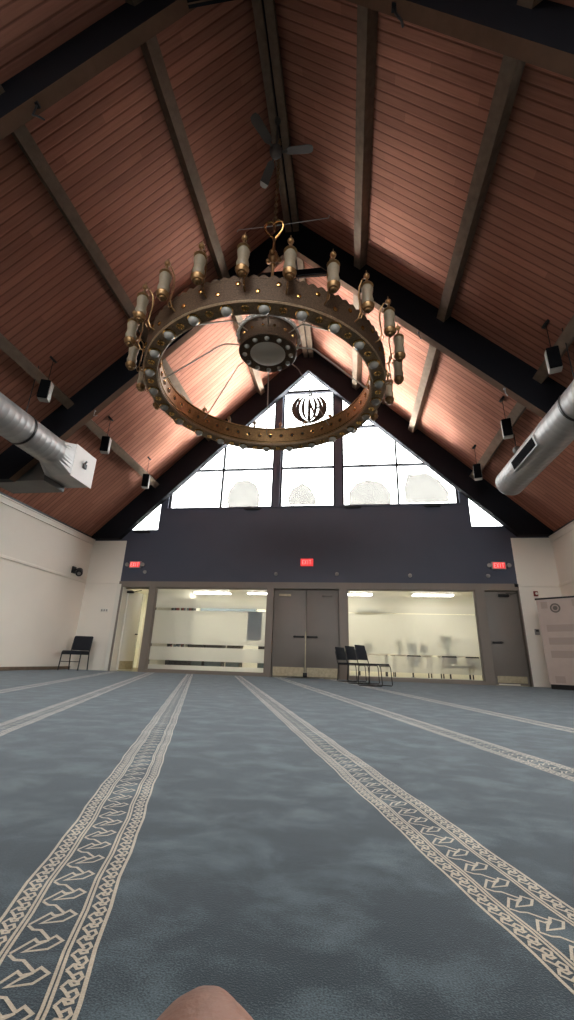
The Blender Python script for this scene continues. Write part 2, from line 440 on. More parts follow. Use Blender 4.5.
# back wall: navy gable, cream returns, window openings left free
GT = 8.98                        # top edge line of the gable glass
wb = B()
def wp(pts, y0=YW, y1=YW + .2): wb.prism([(p[0], y0, p[1]) for p in pts], (0, y1 - y0, 0))
def rect(x0, x1, z0, z1, *a): wp([(x0, z0), (x1, z0), (x1, z1), (x0, z1)], *a)
ZD = 2.28; ZS_ = 4.375; ZT = 3.725
DOORW = (-6.13, 4.06)
rect(DOORW[0], DOORW[1], ZD, ZT)                      # band over the storefront
def zr(d): return SR - d + .02
for s in (-1, 1):
    X = lambda d: XC + s * d
    def col(pts): wp([(X(d), z) for d, z in (pts if s > 0 else pts[::-1])])
    ends = 5.08 if s < 0 else 5.11
    col([(ends, HL), (6.15, HL), (6.15, zr(6.15)), (5.25, zr(5.25)), (5.25, ZT), (ends, ZT)])
    col([(4.2, ZT - .001), (5.25, ZT - .001), (5.25, ZT), (4.2, ZT)])
    col([(4.2, GT - 4.2), (5.25, GT - 5.25), (5.25, zr(5.25)), (4.2, zr(4.2))])       # above the small triangle
    col([(4.0, ZT), (4.2, ZT), (4.2, zr(4.2)), (4.0, zr(4.0))])                        # post
    col([(0, ZT), (4.0, ZT), (4.0, ZS_), (0, ZS_)])                                    # under the sill
    col([(.97, GT - .97), (4.0, GT - 4.0), (4.0, zr(4.0)), (.97, zr(.97))])
    col([(.77, ZS_), (.97, ZS_), (.97, zr(.97)), (.77, zr(.77))])                      # main mullion
    col([(0, GT), (.77, GT - .77), (.77, zr(.77)), (0, zr(0))])
wb.mi = 1
rect(XL, DOORW[0], 0, HL - .001); rect(DOORW[1], XR, 0, HL - .001)
struct(wb.build('wall_back', ['navy', 'cream'], smooth=False))
b = B(); b.box(XL + .03, DOORW[0], YW - .03, YW, 2.215, 2.285); struct(b.build('trim_5', 'cream'))
b = B(); b.box(DOORW[1] + .02, XR - .03, YW - .03, YW, 2.215, 2.285); struct(b.build('trim_6', 'cream'))

# gable windows: frame + pane
def gable_window(n, poly, bars):
    cx = sum(p[0] for p in poly) / len(poly); z0 = min(p[1] for p in poly)
    fr = B(); m = len(poly)
    ctr = Vector((cx, sum(p[1] for p in poly) / m))
    # edge frame
    for i in range(m):
        a = Vector(poly[i]); c = Vector(poly[(i + 1) % m]); d = (c - a).normalized(); nn = Vector((-d.y, d.x))
        if (ctr - a).dot(nn) < 0: nn = -nn
        q = [a, c, c + nn * .045, a + nn * .045]
        fr.prism([(p.x, YW + .07, p.y) for p in q], (0, .08, 0))
    for x0, x1, za, zb in bars: fr.box(x0, x1, YW + .06, YW + .16, za, zb)
    o = struct(fr.build('window_%d' % n, 'frame', origin=(cx, YW + .1, z0), smooth=False))
    g = B(); g.prism([(p[0], YW + .10, p[1]) for p in poly], (0, .012, 0)); g.build('pane', 'glass', o, smooth=False, origin=(cx, YW + .1, z0))
    return o
T2, T3, TM = 5.58, 8.13, 6.84
th = .045
for n, s in ((1, -1), (5, 1)):
    gable_window(n, [(XC + s * 4.2, ZT), (XC + s * 5.25, ZT), (XC + s * 4.2, GT - 4.2)], [])
for n, s in ((2, -1), (4, 1)):
    gable_window(n, [(XC + s * .97, ZS_), (XC + s * 4.0, ZS_), (XC + s * 4.0, GT - 4.0), (XC + s * .97, GT - .97)],
        [(*sorted((XC + s * .97, XC + s * (GT - T2 - .02))), T2 - th / 2, T2 + th / 2), (*sorted((XC + s * .97, XC + s * (GT - TM - .02))), TM - th / 2, TM + th / 2),
         (XC + s * 2.47 - th / 2, XC + s * 2.47 + th / 2, ZS_, GT - 2.5)])
gable_window(3, [(XC - .77, ZS_), (XC + .77, ZS_), (XC + .77, GT - .77), (XC, GT), (XC - .77, GT - .77)],
    [(XC - .77, XC + .77, T2 - th / 2, T2 + th / 2), (XC - .77, XC + .77, TM - th / 2, TM + th / 2), (XC - .77, XC + .77, T3 - .04, T3 + .04)])
# faint translucent decals on the lower panes
m = bpy.data.materials.new('translucent decal'); m.use_nodes = True; nt = m.node_tree; nt.nodes.remove(nt.nodes['Principled BSDF'])
t_ = N(nt, 'ShaderNodeBsdfTransparent'); t_.inputs[0].default_value = (.315, .308, .295, 1); nt.links.new(t_.outputs[0], nt.nodes['Material Output'].inputs[0]); MT['decal'] = m
for wn, pts in (('window_2', [(-3.28, 4.43), (-2.42, 4.43), (-2.38, 4.72), (-2.5, 5.08), (-2.78, 5.25), (-3.12, 5.2), (-3.3, 4.95), (-3.36, 4.66)]),
                ('window_3', [(-1.55, 4.44), (-.82, 4.44), (-.80, 4.62), (-.98, 4.96), (-1.2, 5.1), (-1.48, 4.92), (-1.6, 4.64)]),
                ('window_4', [(.1, 4.43), (1.2, 4.43), (1.22, 4.75), (1.0, 5.06), (.62, 5.16), (.3, 5.05), (.1, 4.8)]),
                ('window_4', [(1.6, 4.45), (2.7, 4.45), (2.72, 4.75), (2.5, 5.1), (2.2, 5.3), (1.7, 5.28), (1.58, 4.9)])):
    g = B(); g.prism([(x, YW + .094, z) for x, z in pts], (0, .003, 0)); o = bpy.data.objects[wn]; g.build('decal', 'decal', o, smooth=False)
# sill
b = B(); b.box(XC - 4.05, XC + 4.05, YW - .03, YW + .07, ZS_ - .04, ZS_); struct(b.build('trim_7', 'navy'))

# frames: A (overhead), B, C (on the gable), one behind
def truss(y0, y1, collar=True, low=1):
    b = B(); zl = 3.46
    prof = [(0, SR - .01), (SR - .01 - zl, zl), (SF - zl, zl), (0, SF)]
    for s in (-1, 1):
        for (ya, yb, mi) in ((y0, y1, 0),):
            b.mi = 0
            b.prism([(XC + s * d, ya, z) for d, z in prof], (0, yb - ya, 0))
    for f in b.bm.faces:
        f.normal_update()
    bmesh.ops.recalc_face_normals(b.bm, faces=b.bm.faces[:])
    for f in b.bm.faces:
        c = f.calc_center_median()
        if f.normal.z < -.5 and abs(abs(c.x - XC) + c.z - SF) < .05: f.material_index = low
    if collar:
        b.mi = 0; b.box(XC - .78, XC + .78, y0 + .03, y0 + .07, 7.95, 8.10); b.box(XC - .78, XC + .78, y1 - .07, y1 - .03, 7.95, 8.10)
        b.mi = 1; b.box(XC - .78, XC + .78, y0 + .07, y1 - .07, 7.93, 7.95)
    return struct(b.build('roof_frame', ['frame', 'soffit'], smooth=False, origin=(XC, y0, 3.46)))
FR = [(-1.65, -1.5), (2.5, 2.65), (6.55, 6.7), (10.62, 10.795)]
for i, (a, c) in enumerate(FR): truss(a, c, i in (1, 2), 0 if i == 3 else 1)
# purlins and ridge
bays = [(Y0 + .1, FR[0][0]), (FR[0][1], FR[1][0]), (FR[1][1], FR[2][0]), (FR[2][1], FR[3][0])]
for ya, yb in bays:
    for s in (-1, 1):
        for d in (1.5, 3.0, 4.46):
            b = B(); w = .085; h = .20
            o = Vector((XC + s * d, 0, SR - d)); t = Vector((s, 0, -1)).normalized(); n = Vector((-s, 0, -1)).normalized()
            q = [o - t * w, o + t * w, o + t * w + n * h, o - t * w + n * h]
            b.prism([(p.x, ya, p.z) for p in q], (0, yb - ya, 0))
            struct(b.build('ceiling_beam', 'beam', smooth=False, origin=(o.x, ya, o.z)))
    b = B()
    for s in (-1, 1): b.box(*sorted((XC + s * .02, XC + s * .15)), ya, yb, SR - .42, SR - .13)
    b.mi = 1; b.box(XC - .02, XC + .02, ya, yb, SR - .3, SR - .05)
    struct(b.build('ridge_beam', ['beam', 'frame'], smooth=False, origin=(XC, ya, SR - .42)))

# front wall behind the camera with an unseen gable window added to light the hall
wr = B()
def fpoly(pts): wr.prism([(x, Y0, z) for x, z in pts], (0, -.2, 0))
fpoly([(XL - .2, 0), (XR + .2, 0), (XR + .2, HL), (XL - .2, HL)])
fpoly([(XC - 6.3, HL), (XC + 6.3, HL), (XC + 5.6, 3.9), (XC - 5.6, 3.9)])
for s in (-1, 1):
    fpoly([(XC + s * 6.3, HL), (XC + s * 5.0, 3.9), (XC, GT - .1), (XC, SR + .2)])
struct(wr.build('wall_front', 'navy', smooth=False))
fr = B()
for d in (-3.8, -2.4, -.85, .85, 2.4, 3.8): fr.box(XC + d - .05, XC + d + .05, Y0 - .14, Y0 - .04, 3.9, GT - abs(d) - .1)
for z in (5.3, 6.8): fr.box(XC - (GT - z) + .1, XC + (GT - z) - .1, Y0 - .13, Y0 - .05, z - .04, z + .04)
o = struct(fr.build('window_9', 'frame', smooth=False, origin=(XC, Y0 - .1, 3.9)))
g = B(); g.prism([(XC - 4.98, Y0 - .1, 3.9), (XC + 4.98, Y0 - .1, 3.9), (XC, Y0 - .1, GT - .1)], (0, .01, 0)); g.build('pane', 'glass', o, smooth=False)
fr = B(); xm_ = XR + .1  # frame of the side window added for light
for k in range(5): y = SW[0] + (SW[1] - SW[0]) * k / 4; fr.box(xm_ - .04, xm_ + .04, y - .03, y + .03, SW[2], SW[3])
fr.box(xm_ - .04, xm_ + .04, SW[0], SW[1], SW[2], SW[2] + .06); fr.box(xm_ - .04, xm_ + .04, SW[0], SW[1], SW[3] - .06, SW[3])
o = struct(fr.build('window_8', 'frame', smooth=False, origin=(xm_, 1.7, SW[2])))
bx('pane', 'glass', xm_ - .005, xm_ + .005, SW[0], SW[1], SW[2], SW[3], parent=o)

# ------------------------------------------------------------------ storefront: frame, windows, doors
sf = B()
YF0, YF1 = YW - .04, YW + .16
def sbox(x0, x1, z0, z1): sf.box(x0, x1, YF0, YF1, z0, z1)
HZ = 2.12
sbox(DOORW[0], DOORW[1], HZ, ZD)
for x0, x1 in ((-6.13, -6.0), (-5.25, -5.06), (-2.02, -1.86), (-.195, 0.0), (3.055, 3.27), (4.03, 4.06)): sbox(x0, x1, 0, HZ)
for xs_ in ((-1.865, -1.82), (-.235, -.19), (3.265, 3.30), (4.0, 4.035)): sf.box(*xs_, YW + .07, YW + .12, 0, HZ)
sbox(-5.06, -2.02, 0, .06); sbox(0, 3.055, 0, .06)
struct(sf.build('trim_8', 'taupe', smooth=False))
b = B(); b.box(-6.17, -6.06, YF0 - .015, YF0, 0, 2.2); b.box(-6.0, -5.985, YF0, YW + .3, 0, HZ); struct(b.build('trim_9', 'white', smooth=False))
for n, x0, x1, m in ((6, -5.06, -2.02, 'frost1'), (7, 0.0, 3.055, 'frost2')):
    fr = B(); w = .025
    fr.box(x0, x0 + w, YW, YW + .08, .06, HZ); fr.box(x1 - w, x1, YW, YW + .08, .06, HZ)
    fr.box(x0 + w, x1 - w, YW, YW + .08, HZ - w, HZ); fr.box(x0 + w, x1 - w, YW, YW + .08, .06, .06 + w)
    o = struct(fr.build('window_%d' % n, 'taupe', smooth=False, origin=((x0 + x1) / 2, YW, 0)))
    g = B(); g.poly([(x0 + w, YW + .05, .06 + w), (x1 - w, YW + .05, .06 + w), (x1 - w, YW + .05, HZ - w), (x0 + w, YW + .05, HZ - w)])
    g.build('pane', m, o, smooth=False)
def closer(root, x, z, y, s=1, mt='darkmetal'):
    b = B(); b.box(x - .12, x + .12, y - .055, y - .002, z - .035, z + .035, bev=.008)
    b.tube([(x + .08 * s, y - .05, z), (x + .26 * s, y - .16, z + .04), (x + .05 * s, y - .06, z + .055)], .009, 6)
    return b.build('door_closer', mt, root)
def leaf(root, x0, x1, z1, y=YW + .02):
    b = B(); b.box(x0, x1, y, y + .045, .012, z1, bev=.004); return b.build('door_leaf', 'door', root)
# double door
d2 = struct(bx('door_2', 'door', -1.86, -.195, YW + .09, YW + .15, 2.085, HZ, origin=(XC + .02, YW + .02, 0)))
xm = -1.028
for x0, x1 in ((-1.845, xm - .004), (xm + .004, -.21)):
    l = leaf(d2, x0, x1, 2.08)
    bx('kick_plate', 'kick', x0 + .03, x1 - .03, YW + .008, YW + .02, .03, .235, parent=l)
    s = -1 if x0 < -1.5 else 1
    b = B(); xa = xm + s * .03; b.box(*sorted((xa, xa + s * .27)), YW - .045, YW - .02, .925, .965, bev=.006); b.box(*sorted((xa + s * .02, xa + s * .05)), YW - .02, YW + .02, .92, .97)
    b.box(*sorted((xa + s * .22, xa + s * .25)), YW - .02, YW + .02, .92, .97); b.build('push_bar', 'darkmetal', l)
bx('meeting_stile', 'kick', xm - .012, xm + .012, YW - .01, YW + .018, .02, 1.07, parent=d2)
b = B(); b.box(xm - .05, xm + .05, YW - .03, YW + .012, .015, .12, bev=.01); b.build('floor_bolt', 'darkmetal', d2)
b = B(); b.box(-1.72, -1.42, YW - .03, YW + .018, 1.93, 1.985, bev=.006); b.build('door_closer', 'kick', d2)
b = B(); b.box(-.62, -.36, YW - .02, YW + .018, 1.93, 1.98, bev=.006); b.build('door_closer', 'door', d2)
# right door
d3 = struct(bx('door_3', 'door', 3.27, 4.03, YW + .09, YW + .15, 2.095, HZ, origin=(3.65, YW + .02, 0)))
l = leaf(d3, 3.285, 4.015, 2.09)
bx('kick_plate', 'kick', 3.34, 3.97, YW + .008, YW + .02, .06, .20, parent=l)
bx('light_sliver', 'white', 3.35, 3.80, YW - .004, YW + .019, .014, .036, parent=l)  # white strip painted as the sliver of light under the door
b = B(); b.box(3.31, 3.55, YW - .045, YW - .02, .905, .94, bev=.006); b.box(3.33, 3.36, YW - .02, YW + .02, .9, .945); b.box(3.5, 3.53, YW - .02, YW + .02, .9, .945); b.build('push_bar', 'darkmetal', l)
closer(d3, 3.70, 2.0, YW + .02, 1)
# left door: leaf swung into the lit office
d1 = struct(bx('door_1', 'taupe', -6.0, -5.25, YW + .09, YW + .15, 2.095, HZ, origin=(-5.62, YW + .02, 0)))
a = math.radians(87)
hx, hy = -5.95, YW + .2
mt = Matrix.Translation((hx, hy, 0)) @ Matrix.Rotation(a, 4, 'Z')
b = B(); b.box(0, .74, -.022, .022, .012, 2.08, bev=.004, mtx=mt); l = b.build('door_leaf', 'white', d1)
b = B(); b.box(.735, .745, -.024, .024, .012, 2.08, mtx=mt); b.build('edge_shade', 'darkmetal', l)  # dark strip stands in for the shade along the leaf edge
b = B(); b.box(.04, .70, -.03, -.0225, .03, .24, mtx=mt); b.build('kick_plate', 'kick', l)
b = B(); b.box(.60, .70, -.06, -.0225, .93, .96, bev=.004, mtx=mt); b.build('door_handle', 'darkmetal', l)
b = B(); b.box(-5.98, -5.80, YW + .16, YW + .22, 1.99, 2.05, bev=.006); b.tube([(-5.85, YW + .19, 2.0), (-5.66, YW + .1, 2.03), (-5.55, YW + .16, 2.06)], .010, 6); b.build('door_closer', 'darkmetal', d1)

# offices behind the glass
ZC = 2.46; YB = 14.6
off = B()
off.box(-7.2, 5.2, YB, YB + .1, 0, ZC); off.box(-7.3, -7.2, YW + .2, YB, 0, ZC); off.box(5.2, 5.3, YW + .2, YB, 0, ZC)
off.box(-1.5, -1.4, YW + .2, YB, 0, ZC); off.box(-.7, -.6, YW + .2, YB, 0, ZC); off.box(4.3, 4.4, YW + .2, YB, 0, ZC)
off.box(-5.2, -5.1, YW + .2, YB, 0, ZC)
struct(off.build('wall_office', 'whitewall', smooth=False))
bo = B(); bo.box(-7.3, 5.3, YW + .2, YB + .1, ZC, ZC + .1); struct(bo.build('ceiling_office', 'white', smooth=False))
bo = B(); bo.box(-7.3, 5.3, YW + .02, YB + .1, -.12, -.001); struct(bo.build('floor_office', 'officefloor', smooth=False))
FL = [(-4.42, 'left room, farther left'), (-2.62, 'left room, beside its right wall'), (.18, 'right room, at its left end'), (2.62, 'right room, at its right end')]
lab = ['long fluorescent ceiling light seen at the left of the left office window',
       'short glimpse of a fluorescent ceiling light at the right edge of the left office window',
       'fluorescent ceiling light at the left edge of the right office window',
       'long fluorescent ceiling light in the middle of the right office window']
for i, (x, _) in enumerate(FL):
    t = thing('ceiling_light', (x, 13.7, ZC - .05), lab[i], 'ceiling light', 'office ceiling lights')
    b = B(); b.box(x - .64, x + .64, 13.55, 13.85, ZC - .03, ZC); b.box(x - .64, x - .6, 13.55, 13.85, ZC - .05, ZC - .03); b.box(x + .6, x + .64, 13.55, 13.85, ZC - .05, ZC - .03); b.build('housing', 'white', t)
    bx('diffuser', 'tube', x - .6, x + .6, 13.56, 13.84, ZC - .05, ZC - .03, parent=t)
t = thing('ceiling_light', (-5.62, 13.6, ZC - .05), 'ceiling light inside the corridor behind the open left door', 'ceiling light')
bx('housing', 'white', -5.9, -5.34, 13.3, 13.9, ZC - .03, ZC, parent=t); bx('diffuser', 'tube', -5.87, -5.37, 13.33, 13.87, ZC - .05, ZC - .03, parent=t)

# ------------------------------------------------------------------ chandelier
CH = (XC, 4.78, 3.78)
def P(r, a, z): a = math.radians(a); return (CH[0] + r * math.cos(a), CH[1] + r * math.sin(a), CH[2] + z)
ch = thing('chandelier', CH, 'huge brass ring chandelier with lanterns hanging from the roof ridge', 'chandelier')
o3 = (CH[0], CH[1], CH[2])
b = B(); b.lathe([(1.60, .0), (1.60, .29), (1.585, .29), (1.585, .0)], o3, 96, closed=True)
for k in range(48):
    a = 7.5 * k; z = .10 if k % 2 else .205
    q = Vector(P(1.60, a, z)); d = Vector((math.cos(math.radians(a)), math.sin(math.radians(a)), 0))
    b.mi = 1; b.tube([q - d * .004, q + d * .012, q + d * .02], [.026, .026, .012], 10); b.mi = 0
b.build('outer_band', ['bronze', 'gold'], ch)
b = B(); n_ = 384; rg = []
for k in range(n_):
    zt_ = .290 if k % 4 == 0 else (.326 if k % 4 == 2 else .312)
    rg.append([b.bm.verts.new(P(rr_, k * 360 / n_, z_)) for rr_, z_ in ((1.602, .275), (1.602, zt_), (1.583, zt_), (1.583, .275))])
for k in range(n_):
    A_, B_ = rg[k], rg[(k + 1) % n_]
    for i in range(4): b.bm.faces.new((A_[i], B_[i], B_[(i + 1) % 4], A_[(i + 1) % 4]))
b.build('crest', 'bronze', ch)
b = B(); b.lathe([(1.42, .012), (1.42, .30), (1.405, .30), (1.405, .012)], o3, 96, closed=True)
for k in range(48):
    a = 7.5 * k; q = Vector(P(1.405, a, .15)); d = Vector((-math.cos(math.radians(a)), -math.sin(math.radians(a)), 0)); t = Vector((-d.y, d.x, 0))
    b.mi = 1; b.tube([q + d * .006 + t * .03 * math.cos(x * pi / 5) + Vector((0, 0, .03 * math.sin(x * pi / 5))) for x in range(10)], .007, 5, closed=True)
    b.mi = 2; b.tube([q - d * .002, q + d * .004], [.024, .024], 10); b.mi = 0
for z in (.04, .27): b.mi = 1; b.lathe([(1.406, z - .008), (1.406, z + .008), (1.396, z)], o3, 96, closed=True); b.mi = 0
b.build('inner_band', ['brass', 'gold', 'darkmetal'], ch)
b = B(); b.lathe([(1.41, -.012), (1.595, -.012), (1.595, .012), (1.41, .012)], o3, 96, closed=True)
for r in (1.425, 1.585): b.lathe([(r - .008, -.014), (r + .008, -.014), (r, -.024)], o3, 96, closed=True)
b.build('bottom_plate', 'ringplate', ch)
def ring_part(name, bld, mats, n, a0, step, sub=None):
    """first piece built at angle 0, the rest are turned copies"""
    b = B(); bld(b); o = b.build(name, mats, ch)
    if sub: b2 = B(); sub[1](b2); b2.build(sub[0], sub[2], o)
    for k in range(n):
        c = o if k == 0 else copy_tree(o, ch)
        c.rotation_euler.z = math.radians(a0 + step * k)
def big_globe(b):
    c = Vector(P(1.505, 0, -.012)); b.lathe([(.055, .004), (.073, -.004), (.073, -.016), (.062, -.026), (.056, -.02)], c, 16)
def big_glass(b):
    c = Vector(P(1.505, 0, -.03)); b.lathe([(.0, -.06), (.03, -.054), (.05, -.034), (.060, -.006), (.056, .012), (0, .012)], c, 14)
ring_part('globe_socket', big_globe, 'gold', 24, 265, 15, ('globe', big_glass, 'globe'))
def small_cup(b):
    c = Vector(P(1.505, 0, -.012)); b.tube([c + Vector((0.033 * math.cos(x * pi / 6), .033 * math.sin(x * pi / 6), -.012)) for x in range(12)], .012, 6, closed=True)
    b.lathe([(0, -.012), (.02, -.01), (.026, .0)], c, 10)
ring_part('bulb_cup', small_cup, 'gold', 24, 272.5, 15)
LR = 1.785
def lantern(b):
    c = Vector(P(LR, 0, 0))
    b.lathe([(.0, .118), (.018, .105), (.034, .112), (.036, .135), (.05, .132), (.062, .150), (.071, .180), (.056, .205), (.0, .205)], c, 16)
    b.lathe([(0, .44), (.054, .445), (.070, .458), (.058, .478), (.034, .498), (.016, .525), (.012, .575), (0, .575)], c, 16)
    b.ball(c + Vector((0, 0, .605)), .034, 12); b.cyl(c + Vector((0, 0, .635)), c + Vector((0, 0, .69)), .010, .003, 8)
    q = lambda r, z: Vector(P(r, 0, z))
    b.tube([q(1.60, .10), q(1.65, .11), q(1.685, .18), q(1.675, .30), q(1.665, .42), q(1.68, .54), q(1.73, .61), q(LR - .03, .605)], .009, 6)
    b.tube([q(1.685, .18), q(1.71, .13), q(1.69, .09), q(1.66, .11)], .006, 6)
def lantern_glass(b):
    c = Vector(P(LR, 0, 0))
    pr = [(.050, .203), (.060, .225), (.064, .255), (.055, .295), (.053, .335), (.062, .385), (.064, .415), (.050, .445)]
    b.lathe(pr, c, 20)
ring_part('lantern', lantern, 'brass', 24, 272.8, 15, ('lantern_glass', lantern_glass, 'lampglass'))
# hub
b = B(); b.lathe([(.245, .66), (.395, .66), (.41, .68), (.40, .70), (.40, .92), (.415, .94), (.40, .96), (.12, 1.02), (0, 1.02)][::-1], o3, 48)
for k in range(16):
    a = 22.5 * k
    for z in (.81,):
        q = Vector(P(.40, a, z)); d = Vector((math.cos(math.radians(a)), math.sin(math.radians(a)), 0)); b.mi = 1; b.tube([q, q + d * .015], [.022, .012], 8); b.mi = 0
hub = b.build('hub', ['bronze', 'gold'], ch)
b = B(); b.lathe([(0, .622), (.13, .630), (.235, .648), (.262, .672), (0, .675)], o3, 40); b.build('glass_dish', 'dish', hub)
def hub_stud(b, r=.036):
    c = Vector(P(.325, 0, .655)); b.lathe([(0, -.036), (.02, -.03), (.034, -.012), (.034, .006), (0, .006)], c, 12)
b = B(); hub_stud(b); ho = b.build('hub_globe', 'globe', hub)
for k in range(12):
    c = ho if k == 0 else copy_tree(ho, hub); c.rotation_euler.z = math.radians(30 * k + 8)
b = B()
for k in range(24):
    a = 15 * k; q = [Vector(P(.43, a - 6.5, .97)), Vector(P(.45, a - 3.5, .93)), Vector(P(.455, a, .92)), Vector(P(.45, a + 3.5, .93)), Vector(P(.43, a + 6.5, .97))]
    b.tube(q, .010, 6); b.cyl(P(.42, a, .99), P(.45, a, .925), .008, .008, 6)
b.lathe([(.39, .97), (.44, .985), (.44, 1.0), (.39, 1.0)], o3, 48, closed=True)
b.build('scalloped_rim', 'plate', hub)
def spoke(b): b.tube([P(.39, 0, .80), P(.60, 0, .80), P(.66, 0, .785), P(1.35, 0, .20), P(1.41, 0, .17)], .009, 6)
ring_part('spoke', spoke, 'chrome', 8, 10, 45)
b = B(); c = Vector(o3)
b.lathe([(.10, 1.02), (.05, 1.10), (.022, 1.16), (.022, 2.30), (.05, 2.34), (.022, 2.40), (.06, 2.44), (.085, 2.52), (.06, 2.60), (.022, 2.64), (.022, 2.86), (.03, 2.9), (0, 2.92)], c, 16)
for k in range(3): b.ball(c + Vector((.10 * math.cos(k * 2.1 + .5), .10 * math.sin(k * 2.1 + .5), 2.50)), .045, 10)
b.build('stem', 'brass', ch)
b = B(); pts = []
for i in range(20):
    t = 2 * pi * i / 20; x = .15 * math.sin(t) ** 3; z = (13 * math.cos(t) - 5 * math.cos(2 * t) - 2 * math.cos(3 * t) - math.cos(4 * t)) / 16 * .15
    pts.append(c + Vector((x, -.45 * (z + .1), 3.06 + z)))
b.tube(pts, .017, 8, closed=True); b.build('heart_shackle', 'gold', ch)
b = B(); z = 3.13; k = 0
while CH[2] + z < SR - .44:
    pts = []
    for i in range(12):
        t = 2 * pi * i / 12; u = .026 * math.cos(t); w = .05 * math.sin(t)
        pts.append(c + (Vector((u, 0, z + w)) if k % 2 else Vector((0, u, z + w))))
    b.tube(pts, .008, 6, closed=True); z += .078; k += 1
b.build('chain', 'brass', ch)
b = B(); b.tube([c + Vector((-.62, -.02, 3.13)), c + Vector((-.60, -.02, 3.17)), c + Vector((0, 0, 3.20)), c + Vector((.86, .04, 3.30)), c + Vector((.87, .04, 3.36))], .006, 5); b.build('stay_wire', 'grey', ch)

# ------------------------------------------------------------------ ceiling fan
FN = (XC, 4.53, 8.36)
fn = thing('ceiling_fan', FN, 'grey three-bladed ceiling fan under the ridge above the chandelier', 'ceiling fan')
b = B(); b.lathe([(0, -.07), (.06, -.06), (.10, -.02), (.11, .03), (.08, .08), (.03, .10), (0, .10)][::1], FN, 20); b.build('motor', 'fan', fn)
b = B(); b.cyl((FN[0], FN[1], FN[2] + .09), (FN[0], FN[1], SR - .40), .016, n=10); b.lathe([(.06, 0), (.05, -.06), (.016, -.08), (0, -.08)], (FN[0], FN[1], SR - .39), 14); b.build('downrod', 'fan', fn)
bl = B(); V = Vector(FN)
pts = [(.16, -.035), (.22, -.065), (.55, -.075), (.61, -.05), (.62, 0), (.61, .05), (.55, .075), (.22, .065), (.16, .035)]
bl.prism([V + Vector((x, y, .0 + y * .2)) for x, y in pts], (0, 0, .012)); bl.box(FN[0] + .08, FN[0] + .2, FN[1] - .018, FN[1] + .018, FN[2] - .012, FN[2])
bo_ = bl.build('blade', 'fan', fn, smooth=False)
for k, a in enumerate((2, 122, 243)):
    c2 = bo_ if k == 0 else copy_tree(bo_, fn); c2.rotation_euler.z = math.radians(a)
tp = B(); tp.prism([V + Vector((x, y, y * .2 - .002)) for x, y in [(.535, -.076), (.61, -.051), (.622, 0), (.61, .051), (.535, .076)]], (0, 0, .016))  # pale end painted on as light catching one blade
tpo = tp.build('blade_glint', 'fanglint', fn, smooth=False); tpo.rotation_euler.z = math.radians(122); tpo['label'] = 'pale blade tip, a painted glint'

# ------------------------------------------------------------------ hanging speakers
def make_speaker(label, x, y, zc, yaw):
    s = 1 if x > XC else -1
    zr_ = SR - abs(x - XC)
    t = thing('hanging_speaker', (0, 0, 0), label, 'speaker', 'small loudspeakers hanging from the roof')
    w, d, h = .088, .085, .185
    b = B(); b.box(-w, w, -d + .03, d, -h, h, bev=.02); b.build('cabinet', 'cabinet', t)
    b = B(); b.box(-w + .006, w - .006, -d - .012, -d + .028, -h + .006, h - .006, bev=.014); b.build('grille', 'grille', t)
    b = B(); b.cyl((0, 0, h), (0, 0, zr_ - zc - .02), .006, n=6)
    b.tube([(0, 0, h + .06), (.02, .03, h - .005)], .005, 6); b.build('hanging_rod', 'darkmetal', t)
    b = B(); m = Matrix.Rotation(-s * pi / 4, 4, 'Y'); b.lathe([(.0, -.045), (.075, -.04), (.085, 0), (0, 0)], (0, 0, zr_ - zc - .0), 16, mtx=m); b.build('ceiling_plate', 'black', t)
    t.location = Vector((x, y, zc)) * U; t.rotation_euler.z = math.radians(yaw)
    for ch_ in t.children:
        if ch_.name.startswith('ceiling_plate'): ch_.rotation_euler.z = -math.radians(yaw)
    return t
for s, nm in ((-1, 'left'), (1, 'right')):
    for k, (y, lb) in enumerate(((5.67, 'nearest small black speaker hanging on the %s, in front of the dark roof frame'), (7.66, 'middle small black speaker hanging on the %s, beyond the dark roof frame'), (9.65, 'farthest small black speaker hanging on the %s, close to the gable window'))):
        make_speaker(lb % nm, XC + s * 4.17, y, 4.73, -s * 18)

# ------------------------------------------------------------------ air ducts
def duct(label, x, z, r, y0, y1, cap):
    t = thing('air_duct', (x, y0, z - r), label, 'air duct')
    b = B(); prof = []; y = y0
    while y < y1 - .01:
        prof += [(r, y), (r, min(y + .10, y1)), (r + .0016, min(y + .106, y1)), (r + .0016, min(y + .120, y1))]; y += .126
    if cap: prof += [(r, y1), (r * .93, y1 + .05), (r * .7, y1 + .085), (r * .35, y1 + .10), (0, y1 + .105)]
    else: prof += [(r, y1)]
    mtx = Matrix.Rotation(-pi / 2, 4, 'X')
    b.lathe(prof, (x, 0, z), 32, mtx=mtx)
    b.build('spiral_pipe', 'steel', t, ang=60)
    return t
DL = duct('round spiral air duct along the left wall ending in a square box', -5.42, 3.93, .275, Y0 + .05, 6.4, False)
b = B(); y0, y1 = 6.74, 7.40; x0, x1, z0, z1 = -5.74, -5.2, 3.61, 4.25
b.box(x0, x1 - .012, y0, y1, z0, z1)
n = 32; ra = []; rbq = []
for k in range(n):
    a = 2 * pi * k / n; c_, s_ = math.cos(a), math.sin(a); m = max(abs(c_), abs(s_))
    ra.append(b.bm.verts.new((-5.42 + .277 * c_, 6.38, 3.93 + .277 * s_)))
    rbq.append(b.bm.verts.new(((x0 + x1) / 2 + (x1 - x0) / 2 * c_ / m, y0 + .001, (z0 + z1) / 2 + (z1 - z0) / 2 * s_ / m)))
for k in range(n): b.bm.faces.new((ra[k], ra[(k + 1) % n], rbq[(k + 1) % n], rbq[k]))
b.build('end_box', 'steel', DL, smooth=False)
ep = bx('end_panel', 'plate', x1 - .012, x1 + .004, y0, y1 + .02, z0 - .02, z1 + .01, parent=DL)
